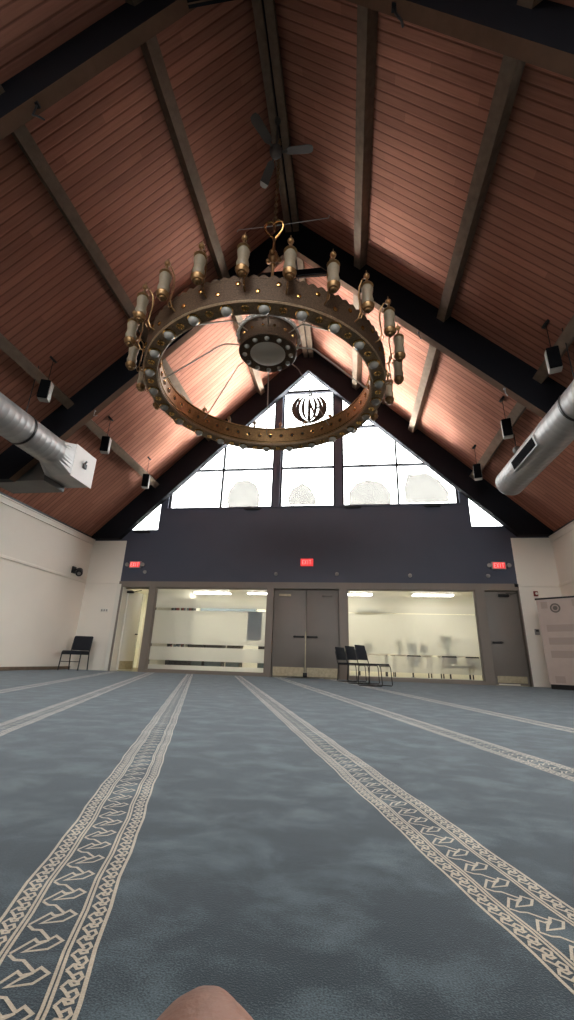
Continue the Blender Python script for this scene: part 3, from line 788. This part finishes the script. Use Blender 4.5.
b = B(); b.box(x1 + .004, x1 + .04, 7.02, 7.12, 3.88, 3.98, bev=.01); b.cyl((x1 + .02, 7.05, 3.96), (x1 + .06, 7.05, 4.03), .02, n=8); b.build('damper_knob', 'black', ep)
b = B(); b.prism([(-5.745, 6.74, 3.5), (-6.9, 6.74, 3.5), (-6.9, 6.74, 3.56), (-6.3, 6.74, 4.1), (-5.745, 6.74, 4.1)], (0, .62, 0)); b.build('branch_box', 'ductgrey', DL, smooth=False)
DR = duct('round spiral air duct along the right wall with a rounded closed end', 3.3, 3.9, .275, Y0 + .05, 8.38, True)
b = B(); mg = Matrix.Translation((3.3, 0, 3.9)) @ Matrix.Rotation(math.radians(-14), 4, 'Y')
b.box(-.296, -.24, 6.45, 7.45, -.105, .085, mtx=mg); b.mi = 1; b.box(-.302, -.294, 6.49, 7.41, -.085, .065, mtx=mg)
b.build('air_grille', ['steel', 'grille'], DR)
for D_, X_ in ((DL, -5.42), (DR, 3.3)):
    for y in (3.2, 5.6):
        b = B(); z_ = 3.93 if D_ is DL else 3.9; b.lathe([(.279, -.02), (.287, -.02), (.287, .02), (.279, .02)], (X_, y, z_), 32, mtx=Matrix.Rotation(pi / 2, 4, 'X'), closed=True)
        b.cyl((X_, y, z_ + .28), (X_, y, SR - abs(X_ - XC)), .008, n=6); b.build('hanger_strap', 'darkmetal', D_)

# ------------------------------------------------------------------ signs and devices on the back wall
GL = {'E': [((0, 0), (0, 1)), ((0, 0), (1, 0)), ((0, .5), (.8, .5)), ((0, 1), (1, 1))], 'X': [((0, 0), (1, 1)), ((0, 1), (1, 0))],
      'I': [((.5, 0), (.5, 1))], 'T': [((.5, 0), (.5, 1)), ((0, 1), (1, 1))]}
def exit_sign(x, z, label, heads):
    t = thing('exit_sign', (x, YW, z - .1), label, 'exit sign', 'red exit signs on the dark back wall')
    b = B(); b.box(x - .165, x + .165, YW - .06, YW, z - .095, z + .095, bev=.008); b.build('housing', 'grey' if heads else 'red', t)
    f = bx('sign_face', 'red', x - .14, x + .14, YW - .066, YW - .058, z - .075, z + .075, parent=t)
    b = B()
    for i, c_ in enumerate('EXIT'):
        for p, q in GL[c_]:
            ox = x - .112 + i * .060; sc = lambda v: Vector((ox + v[0] * .038, YW - .069, z - .048 + v[1] * .096))
            a_, c2 = sc(p), sc(q); d = (c2 - a_).normalized() * .005; b.tube([a_ - d, c2 + d], .0065, 6)
    b.build('letters', 'pink', f)
    if heads:
        for s in (-1, 1):
            b = B(); b.box(*sorted((x + s * .165, x + s * .20)), YW - .04, YW, z - .02, z + .02); b.lathe([(.0, 0), (.045, 0), (.055, .05), (.045, .06), (0, .06)], (x + s * .225, YW - .03, z), 14, mtx=Matrix.Rotation(pi / 2, 4, 'X')); b.build('emergency_lamp', 'grey', t)
exit_sign(-5.75, 2.735, 'red exit sign with two emergency lamps above the open left door', True)
exit_sign(-1.02, 2.80, 'red exit sign without lamps, above the double doors', False)
exit_sign(3.68, 2.72, 'red exit sign with two emergency lamps above the right door', True)
for x, z, lb in ((-5.456, 2.541, 'small round grey sensor under the left exit sign'), (-1.827, 2.5, 'small round grey sensor above the left edge of the double doors'), (-.245, 2.506, 'small round grey sensor above the right edge of the double doors'),
                 (1.567, 2.476, 'small round grey sensor above the middle of the right office window'), (3.412, 2.472, 'small round grey sensor under the right exit sign')):
    b = B(); b.lathe([(.0, .055), (.025, .05), (.045, .035), (.05, 0), (0, 0)], (x, YW, z), 16, mtx=Matrix.Rotation(pi / 2, 4, 'X'))
    tag(b.build('wall_sensor', 'grey', origin=(x, YW, z)), lb, 'sensor', 'round sensors on the dark wall')
b = B(); b.box(4.38, 4.47, YW - .05, YW, 1.99, 2.11, bev=.008); o = tag(b.build('fire_alarm', 'firered', origin=(4.43, YW, 2)), 'small red fire alarm box on the wall right of the right door', 'fire alarm')
b = B(); b.lathe([(.03, 0), (.03, .008), (0, .008)], (4.43, YW - .05, 2.05), 14, mtx=Matrix.Rotation(pi / 2, 4, 'X')); b.build('alarm_lens', 'white', o)
b = B(); b.box(4.27, 4.37, YW - .04, YW, 1.11, 1.24, bev=.008); o = tag(b.build('thermostat', 'grey', origin=(4.32, YW, 1.11)), 'grey thermostat box on the wall beside the banner', 'thermostat')
bx('display', 'black', 4.29, 4.35, YW - .044, YW - .038, 1.18, 1.22, parent=o)
b = B(); b.box(-6.56, -6.33, YW - .015, YW, 1.45, 1.55, bev=.005); o = tag(b.build('switch_plate', 'white', origin=(-6.45, YW, 1.45)), 'light switch plate on the cream wall left of the open door', 'light switch')
for i in range(3):
    bx('switch', 'grey', -6.535 + i * .07, -6.495 + i * .07, YW - .024, YW - .013, 1.475, 1.525, parent=o)
# security camera on left wall, small one above right door
def seccam(label, x, y, z, s, k=1.0):
    t = thing('security_camera', (x, y, z), label, 'camera')
    b = B(); b.box(*sorted((x, x + s * .03 * k)), y - .06 * k, y + .06 * k, z - .07 * k, z + .07 * k, bev=.008 * k); b.tube([(x + s * .03 * k, y, z), (x + s * .12 * k, y, z + .02 * k), (x + s * .14 * k, y, z - .03 * k)], .018 * k, 8); b.build('wall_bracket', 'black', t)
    b = B(); d = Vector((s * .5, -.75, -.45)).normalized(); p = Vector((x + s * .15 * k, y, z - .04 * k)); b.tube([p - d * .10 * k, p - d * .08 * k, p + d * .10 * k, p + d * .12 * k], [.05 * k, .065 * k, .07 * k, .055 * k], 14); b.build('camera_body', 'black', t)
    b = B(); b.cyl(p + d * .118 * k, p + d * .13 * k, .035 * k, n=12); b.build('lens', 'chrome', t)
seccam('black security camera high on the cream left wall', XL, 10.15, 2.46, 1, 1.25)
t = thing('door_camera', (4.0, YW, 2.3), 'tiny black camera at the corner above the right door', 'camera')
b = B(); b.box(3.97, 4.05, YW - .05, YW - .041, 2.2, 2.28); b.ball((4.01, YW - .075, 2.24), .04, 12); b.build('camera_dome', 'black', t)
# pendant sensor on right roof
t = thing('hanging_camera', (3.53, 8.38, 4.55), 'small dark camera hanging beside the right roof beam, above the round duct', 'camera')
b = B(); b.cyl((3.53, 8.38, 4.70), (3.53, 8.38, SR - (3.53 - XC)), .008, n=6); b.build('hanging_rod', 'darkmetal', t)
b = B(); b.lathe([(0, .0), (.05, .012), (.07, .05), (.07, .10), (.05, .14), (0, .15)], (3.53, 8.38, 4.55), 16); b.build('camera_dome', 'grey', t)
b = B(); b.box(3.57, 3.63, 8.31, 8.35, 4.57, 4.68, bev=.01); b.cyl((3.55, 8.36, 4.62), (3.6, 8.33, 4.62), .012, n=6); b.build('lens_box', 'black', t)

# black up-lights under the gable sill
for x, z, lb in ((-2.57, 4.335, 'flat black light bar under the sill of the left gable window'), (.19, 4.335, 'flat black light bar under the sill of the right gable window, nearer the middle'), (2.25, 4.335, 'flat black light bar under the sill of the right gable window, nearer the corner'), (-5.70, 3.70, 'flat black light bar under the left triangle window')):
    b = B(); b.prism([(x - .22, YW - .09, z), (x + .16, YW - .09, z), (x + .22, YW - .0, z), (x - .16, YW - .0, z)], (0, 0, -.05))
    tag(b.build('light_bar', 'black', origin=(x, YW, z - .05), smooth=False), lb, 'light', 'light bars under the gable windows')

# emblem on the middle gable window
em = thing('emblem', (XC + .03, YW - .03, 6.98), 'round dark metal calligraphy emblem in the middle gable window', 'emblem')
EX, EZ = XC + .03, 7.47
def crescent(b, rx, rz, a0, a1, tmax, cx=0, cz=0, s=1):
    n = 18; out = []; inn = []
    for i in range(n + 1):
        f = i / n; a = math.radians(a0 + (a1 - a0) * f); w = tmax * math.sin(pi * min(1, f * .93 + .07)) ** .8 + .004
        out.append((EX + s * (cx + rx * math.cos(a)), EZ + cz + rz * math.sin(a))); inn.append((EX + s * (cx + (rx - w) * math.cos(a)), EZ + cz + (rz - w) * math.sin(a)))
    for i in range(n):
        q = [out[i], out[i + 1], inn[i + 1], inn[i]]; b.prism([(x, YW - .03, z) for x, z in q], (0, .03, 0))
b = B()
for s in (-1, 1):
    crescent(b, .53, .50, 56, -93, .14, 0, 0, s)
    crescent(b, .39, .46, 66, -88, .095, 0, .0, s)
    crescent(b, .235, .43, 66, -92, .09, .0, .02, s)
b.build('crescents', 'emblem', em, smooth=False)
b = B()
b.prism([(EX - .045, YW - .03, EZ - .46), (EX + .045, YW - .03, EZ - .46), (EX + .045, YW - .03, EZ + .25), (EX, YW - .03, EZ + .38), (EX - .045, YW - .03, EZ + .25)], (0, .03, 0))
b.prism([(EX - .02, YW - .032, EZ + .2), (EX + .05, YW - .032, EZ + .2), (EX + .22, YW - .032, EZ - .3), (EX + .16, YW - .032, EZ - .32)], (0, .03, 0))
b.prism([(EX + .2, YW - .03, EZ - .02), (EX + .38, YW - .03, EZ - .0), (EX + .38, YW - .03, EZ + .05), (EX + .2, YW - .03, EZ + .03)], (0, .03, 0))
b.prism([(EX - .42, YW - .03, EZ + .22), (EX - .3, YW - .03, EZ + .27), (EX - .3, YW - .03, EZ + .31), (EX - .42, YW - .03, EZ + .26)], (0, .03, 0))
b.build('sword', 'emblem', em, smooth=False)
b = B()
for k in range(3): b.prism([(EX + (k - 1) * .05 - .028, YW - .03, EZ + .44), (EX + (k - 1) * .05, YW - .03, EZ + .40), (EX + (k - 1) * .05 + .028, YW - .03, EZ + .44), (EX + (k - 1) * .05, YW - .03, EZ + .50)], (0, .03, 0))
b.build('star_mark', 'emblem', em, smooth=False)
b = B(); b.tube([(EX - .2, YW + .07, EZ - .60), (EX - .2, YW - .015, EZ - .60), (EX - .15, YW - .015, EZ - .44)], .016, 8); b.build('mounting_pin', 'emblem', em)
b = B(); b.cyl((EX + .0, YW - .01, EZ + .5), (EX, YW + .07, T3 - .02), .012, n=6); b.build('mounting_pin', 'emblem', em)

# dangling clips on the roof frames
def clip(x, y, label, k=1.0, mt='black'):
    z = SF - abs(x - XC)
    b = B(); b.tube([(x, y, z + .02), (x, y, z - .10 * k), (x + .02 * k, y - .02, z - .22 * k), (x + .05 * k, y + .03, z - .17 * k), (x + .07 * k, y + .08 * k, z - .13 * k)], .012 * k, 6)
    b.box(x - .03 * k, x + .03 * k, y - .03 * k, y + .03 * k, z - .01, z + .015)
    tag(b.build('cable_hook', mt, origin=(x, y, z)), label, 'hook', 'small hooks under the roof frames')
clip(-3.45, 2.575, 'small black hook under the nearest roof frame, on the left', 1.0)
clip(.62, 2.575, 'small bent black hook under the nearest roof frame, on the right', 1.2)
clip(-4.87, 6.6, 'tiny pale hook under the second roof frame, on the left', .55, 'grey')
clip(1.42, 6.6, 'tiny black hook under the second roof frame, right of the chandelier lanterns', .7)
clip(2.76, 6.6, 'tiny pale hook under the second roof frame, above the middle right speaker', .7, 'grey')

# ------------------------------------------------------------------ chairs
def sled_chair(label):
    t = thing('stacking_chair', (0, 0, 0), label, 'chair', 'black sled-base chairs by the right office window')
    b = B(); b.box(-.20, .21, -.205, .205, .345, .375, bev=.012); b.build('seat', 'fabric', t)
    m = Matrix.Translation((-.215, 0, .41)) @ Matrix.Rotation(math.radians(-13), 4, 'Y')
    b = B(); b.box(-.012, .014, -.195, .195, .02, .29, bev=.012, mtx=m); b.build('backrest', 'fabric', t)
    for s in (-1, 1):
        y = s * .215; b = B()
        b.tube([(.20, y, .35), (.225, y, .30), (.245, y, .02), (.235, y, .009), (-.20, y, .009), (-.215, y, .02), (-.19, y, .34), (-.215, y, .40), (-.262, y, .60)], .0085, 6)
        b.build('sled_frame', 'darkmetal', t)
    b = B(); b.tube([(.2, -.21, .335), (.2, .21, .335)], .008, 6); b.tube([(-.19, -.21, .335), (-.19, .21, .335)], .008, 6); b.tube([(-.05, -.215, .012), (-.05, .215, .012)], .008, 6); b.build('cross_bars', 'darkmetal', t)
    return t
c1 = sled_chair('black sled-base chair at the front of the row by the right office window')
for o, (x, y, r), lb in ((c1, (.46, 8.25, -28), None), (copy_tree(c1), (.28, 8.95, -28), 'black sled-base chair in the middle of the row by the right office window'), (copy_tree(c1), (.06, 9.75, -28), 'black sled-base chair at the back of the row, in front of the double doors')):
    o.location = Vector((x, y, 0)) * U; o.rotation_euler.z = math.radians(r)
    if lb: o['label'] = lb
t = thing('side_chair', (-6.62, 10.15, 0), 'black padded chair alone in the left corner of the hall', 'chair')
mm = Matrix.Translation((-6.62, 10.15, 0)) @ Matrix.Rotation(math.radians(8), 4, 'Z')
b = B(); b.box(-.24, .24, -.25, .22, .36, .45, bev=.03, mtx=mm); b.build('seat', 'fabric', t)
b = B(); b.box(-.235, .235, .205, .265, .47, .82, bev=.025, mtx=mm @ Matrix.Translation((0, .2, .4)) @ Matrix.Rotation(math.radians(-9), 4, 'X') @ Matrix.Translation((0, -.2, -.4))); b.build('backrest', 'fabric', t)
for sx in (-1, 1):
    for sy in (-1, 1):
        b = B()
        if sy < 0: b.tube([mm @ Vector((sx * .23, -.22, .40)), mm @ Vector((sx * .235, -.25, .0))], .014, 8)
        else: b.tube([mm @ Vector((sx * .23, .27, .0)), mm @ Vector((sx * .23, .21, .42)), mm @ Vector((sx * .225, .285, .78))], .014, 8)
        b.build('leg', 'darkmetal', t)
b = B(); b.tube([mm @ Vector((-.23, -.235, .2)), mm @ Vector((.23, -.235, .2))], .009, 6); b.build('stretcher', 'darkmetal', t)

# ------------------------------------------------------------------ banner by the right wall
bp0, bp1 = Vector((4.09, 10.0, 0)), Vector((4.93, 9.36, 0)); bd = (bp1 - bp0).normalized(); bn = Vector((bd.y, -bd.x, 0))
def bpt(u, z, o=0): q = bp0 + bd * u + bn * o; return (q.x, q.y, z)
bw = (bp1 - bp0).length
t = thing('banner_stand', ((bp0.x + bp1.x) / 2, (bp0.y + bp1.y) / 2, 0), 'pale printed banner with a round seal standing across the right corner', 'banner')
def slab(b, u0, u1, z0, z1, o0, o1): b.prism([bpt(u0, z0, o0), bpt(u1, z0, o0), bpt(u1, z1, o0), bpt(u0, z1, o0)], bn * (o1 - o0))
b = B(); slab(b, 0, bw, .09, 1.80, -.008, .008); sh = b.build('printed_sheet', 'banner', t, smooth=False)
b = B(); slab(b, -.02, bw, 1.79, 1.825, -.02, .02); b.build('top_rail', 'black', t, smooth=False)
b = B(); slab(b, .04, bw, .0, .09, -.09, .09); b.build('base_case', 'darkmetal', t, smooth=False)
b = B(); slab(b, .42, .46, .05, 1.80, -.04, -.01); b.build('support_pole', 'darkmetal', t, smooth=False)
b = B(); ax = Vector(bpt(.34, 1.60, .009)); my = Matrix.Rotation(math.atan2(bd.y, bd.x), 4, 'Z') @ Matrix.Rotation(pi / 2, 4, 'X')
b.lathe([(.0, .001), (.098, .001), (.098, .003), (0, .003)], ax, 28, mtx=my); b.mi = 1; b.lathe([(.045, .003), (.068, .003), (.068, .004), (.045, .004)], ax, 28, mtx=my, closed=True)
b.build('round_seal', ['bannerink', 'bannerpale'], sh, smooth=False)
for u0, u1, z0, z1 in ((.08, .2, 1.60, 1.74), (.66, .78, 1.62, 1.76), (.82, .92, 1.66, 1.76), (.12, bw - .06, 1.12, 1.26), (.12, bw - .06, .86, 1.0), (.12, bw - .06, .60, .74), (.12, .30, .12, .25)):
    b = B(); slab(b, u0, u1, z0, z1, .009, .010); b.build('printed_panel', 'bannerpale', sh, smooth=False)

# ------------------------------------------------------------------ offices
b = B()   # bookshelf
bs = thing('bookshelf', (-4.78, 12.1, 0), 'tall dark bookshelf seen through the slits at the left end of the left office window', 'bookshelf')
b = B(); x0, x1, y0, y1 = -5.06, -4.42, 11.95, 12.25
for xa_ in (x0, x1 - .03): bx('side_panel', 'shelf', xa_, xa_ + .03, y0, y1, 0, 2.0, parent=bs)
bx('back_panel', 'shelf', x0 + .03, x1 - .03, y1 - .02, y1, 0, 2.0, parent=bs)
for k in range(6): bx('shelf', 'shelf', x0 + .03, x1 - .03, y0, y1 - .02, .04 + k * .385, .07 + k * .385, parent=bs)
BC = ['bluegrey', 'paper', 'firered', 'shelf', 'monitor']
n = 0
for k in (1, 4):
    x = x0 + .05
    while x < x1 - .1:
        w = random.uniform(.03, .05); h = random.uniform(.2, .29); z = .07 + k * .385
        m_ = random.choice(BC); bb = B(); bb.box(x, x + w, y0 + .03, y1 - .06, z + .001, z + h)
        cn = {'bluegrey': 'blue grey', 'paper': 'pale', 'firered': 'red', 'shelf': 'dark brown', 'monitor': 'grey'}[m_]
        tag(bb.build('book', m_, origin=(x, y0, z), smooth=False), '%s book on the %s shelf of the dark office bookshelf' % (cn, 'lower' if k == 1 else 'upper'), 'book', '%s books on the %s shelf of the bookshelf' % (cn, 'lower' if k == 1 else 'upper'))
        x += w + .006
def cabinet(x0, x1, label, h=.86):
    t = thing('low_cabinet', ((x0 + x1) / 2, 13.2, 0), label, 'cabinet', 'low dark cabinets in the left office')
    bx('body', 'shelf', x0, x1, 13.0, 13.4, 0, h - .03, parent=t); bx('top', 'shelf', x0 - .01, x1 + .01, 12.98, 13.41, h - .03, h, parent=t)
    m_ = (x0 + x1) / 2
    for a_, c_ in ((x0 + .01, m_ - .005), (m_ + .005, x1 - .01)):
        d = bx('door', 'monitor', a_, c_, 12.985, 13.0, .06, .5, parent=t)
        bx('handle', 'chrome', (a_ + c_) / 2 - .04, (a_ + c_) / 2 + .04, 12.965, 12.985, .42, .435, parent=d)
cabinet(-4.95, -4.35, 'low dark cabinet at the left end of the row in the left office')
cabinet(-4.28, -3.75, 'low dark cabinet second from the left in the left office')
cabinet(-3.62, -3.2, 'low dark cabinet in the middle of the left office')
cabinet(-2.65, -2.2, 'low dark cabinet by the right end of the left office')
b = B(); b.box(-2.52, -2.16, YW + .06, YW + .085, .84, 1.49, bev=.004); nb = tag(b.build('notice_board', 'bluegrey', origin=(-2.34, YW + .07, .84)), 'blue grey board fixed behind the frosted glass of the left office window', 'board')
b = B(); b.box(-2.53, -2.15, YW + .058, YW + .09, 1.49, 1.53); b.build('top_rail', 'monitor', nb)
def table(label, x0, x1, y0, y1, h=.62):
    t = thing('office_table', ((x0 + x1) / 2, (y0 + y1) / 2, 0), label, 'table', 'white tables in the right office')
    b = B(); b.box(x0, x1, y0, y1, h - .03, h, bev=.006); b.build('tabletop', 'white', t)
    for x in (x0 + .05, x1 - .05):
        for y in (y0 + .05, y1 - .05): b = B(); b.cyl((x, y, 0), (x, y, h - .03), .016, n=8); b.build('leg', 'darkmetal', t)
table('white office table behind the row of black chairs', .25, 1.05, 11.9, 12.4)
table('white office table in the middle of the right office', 1.15, 2.15, 11.9, 12.4)
table('white office table at the right end of the right office', 2.30, 3.1, 11.65, 12.05)
def monitor(x, y, z, w, h, label):
    t = thing('computer_monitor', (x, y, z), label, 'monitor', 'grey monitors in the right office')
    b = B(); b.box(x - w / 2, x + w / 2, y - .015, y + .015, z + .06, z + .06 + h, bev=.006); b.build('screen', 'monitor', t)
    b = B(); b.box(x - .07, x + .07, y - .05, y + .06, z, z + .012); b.box(x - .015, x + .015, y + .01, y + .03, z + .01, z + .1); b.build('stand', 'monitor', t)
monitor(.52, 12.1, .62, .30, .2, 'grey monitor on the table behind the row of black chairs')
monitor(1.68, 12.15, .62, .24, .22, 'grey monitor on the middle table beside the small plant')
monitor(1.98, 12.1, .62, .20, .2, 'small grey monitor at the right end of the middle table')
def plant(x, y, z, h, r, label, n, seed, potr):
    t = thing('potted_plant', (x, y, z), label, 'plant')
    b = B(); b.lathe([(0, 0), (potr * .75, 0), (potr, potr * 1.6), (potr * .9, potr * 1.6), (0, potr * 1.4)], (x, y, z), 16); b.build('pot', 'monitor', t)
    rr = random.Random(seed); b = B(); st = B()
    for k in range(n):
        a = rr.uniform(0, 2 * pi); el = rr.uniform(.4, 1.3); L_ = h * rr.uniform(.5, 1)
        d = Vector((math.cos(a) * math.cos(el), math.sin(a) * math.cos(el), math.sin(el))); p0 = Vector((x, y, z + potr * 1.4)); p1 = p0 + d * L_ * .75; p2 = p1 + (d + Vector((0, 0, -.3))).normalized() * L_ * .35
        st.tube([p0, p1], [.006, .004], 5)
        sd = d.cross(Vector((0, 0, 1))).normalized() * r * rr.uniform(.7, 1.2); m_ = (p1 + p2) / 2 + Vector((0, 0, .02))
        b.poly([p1, m_ - sd, p2, m_ + sd]); b.poly([p1 + Vector((0, 0, -.003)), m_ + sd + Vector((0, 0, -.003)), p2 + Vector((0, 0, -.003)), m_ - sd + Vector((0, 0, -.003))])
    b.build('leaves', 'leaf', t, smooth=False); st.build('stems', 'leaf', t)
plant(2.52, 11.8, .62, .45, .07, 'bushy potted plant on the right table in the right office', 26, 3, .06)
plant(1.36, 12.1, .62, .32, .045, 'small potted plant on the middle table of the right office', 14, 5, .05)
def office_chair(x, y, yaw, label):
    t = thing('office_chair', (x, y, 0), label, 'office chair', 'dark swivel chairs in the right office')
    m = Matrix.Translation((x, y, 0)) @ Matrix.Rotation(math.radians(yaw), 4, 'Z')
    b = B(); b.box(-.19, .19, -.19, .17, .33, .39, bev=.02, mtx=m); b.build('seat', 'fabric', t)
    b = B(); b.box(-.17, .17, .17, .205, .42, .60, bev=.016, mtx=m); b.box(-.02, .02, .16, .185, .34, .45, mtx=m); b.build('backrest', 'fabric', t)
    b = B(); b.cyl(m @ Vector((0, 0, .06)), m @ Vector((0, 0, .34)), .02, n=8)
    for k in range(5):
        a = k * 2 * pi / 5; q = m @ Vector((.2 * math.cos(a), .2 * math.sin(a), .045)); b.tube([m @ Vector((0, 0, .08)), q], [.016, .010], 6); b.ball(q + Vector((0, 0, -.022)), .022, 8)
    b.build('swivel_base', 'black', t)
office_chair(2.44, 11.36, 170, 'dark swivel chair on the left of the pair behind the right office window')
office_chair(2.88, 11.33, 195, 'dark swivel chair on the right of the pair behind the right office window')
office_chair(1.6, 11.6, 185, 'dark swivel chair at the middle table in the right office')
b = B(); b.box(-5.05, -3.1, 14.45, 14.6, 1.9, 2.1, bev=.01); tag(b.build('wall_shelf', 'bluegrey', origin=(-4.1, 14.6, 1.9)), 'long grey shelf on the far wall of the left office, seen through the top slit', 'shelf')
b = B(); b.box(.3, 1.25, 14.4, 14.6, 2.0, 2.05, bev=.01); tag(b.build('wall_rail', 'bluegrey', origin=(.8, 14.6, 2.0)), 'dark rail on the far wall of the right office', 'rail')

# ------------------------------------------------------------------ seated photographer's knee
pe = bpy.data.meshes.new('person')
J = [((.02, -.20, .11), .085), ((-.03, .02, .10), .074), ((-.070, .25, .076), .064), ((-.105, .40, .039), .096), ((-.102, .44, .036), .096), ((-.078, .44, .036), .060), ((-.03, .38, .044), .044), ((.06, .30, .052), .05), ((.15, .19, .045), .036), ((.20, .13, .035), .03), ((.24, .16, .030), .03), ((.28, .22, .022), .022)]
bm = bmesh.new(); lay = bm.verts.layers.skin.verify(); vs = [bm.verts.new(Vector(p) * U) for p, _ in J]
for a_, c_ in zip(vs, vs[1:]): bm.edges.new((a_, c_))
toes = []
for k in range(5):
    v = bm.verts.new((Vector((.262 + k * .011, .255 - k * .012, .015))) * U); bm.edges.new((vs[-1], v)); toes.append(v)
for v, (_, r) in zip(vs, J): v[lay].radius = (r * U, r * U)
for v in toes: v[lay].radius = (.009, .009)
vs[0][lay].use_root = True
bm.to_mesh(pe); bm.free(); pe.materials.append(MT['skin'])
po = bpy.data.objects.new('person', pe); C.objects.link(po); po['_o'] = (0, 0, 0)
po.modifiers.new('skin', 'SKIN').use_smooth_shade = True
s_ = po.modifiers.new('sub', 'SUBSURF'); s_.levels = 3; s_.render_levels = 3
tag(po, 'bare brown knee of a person sitting on the carpet, at the bottom edge', 'person')
b = B(); b.tube([(.022, -.27, .112), (.02, -.20, .112), (-.03, .02, .102), (-.06, .14, .094)], [.096, .096, .088, .082], 16); b.build('shorts', 'cloth', po)

# clean helper property
for o in bpy.data.objects:
    if '_o' in o: del o['_o']
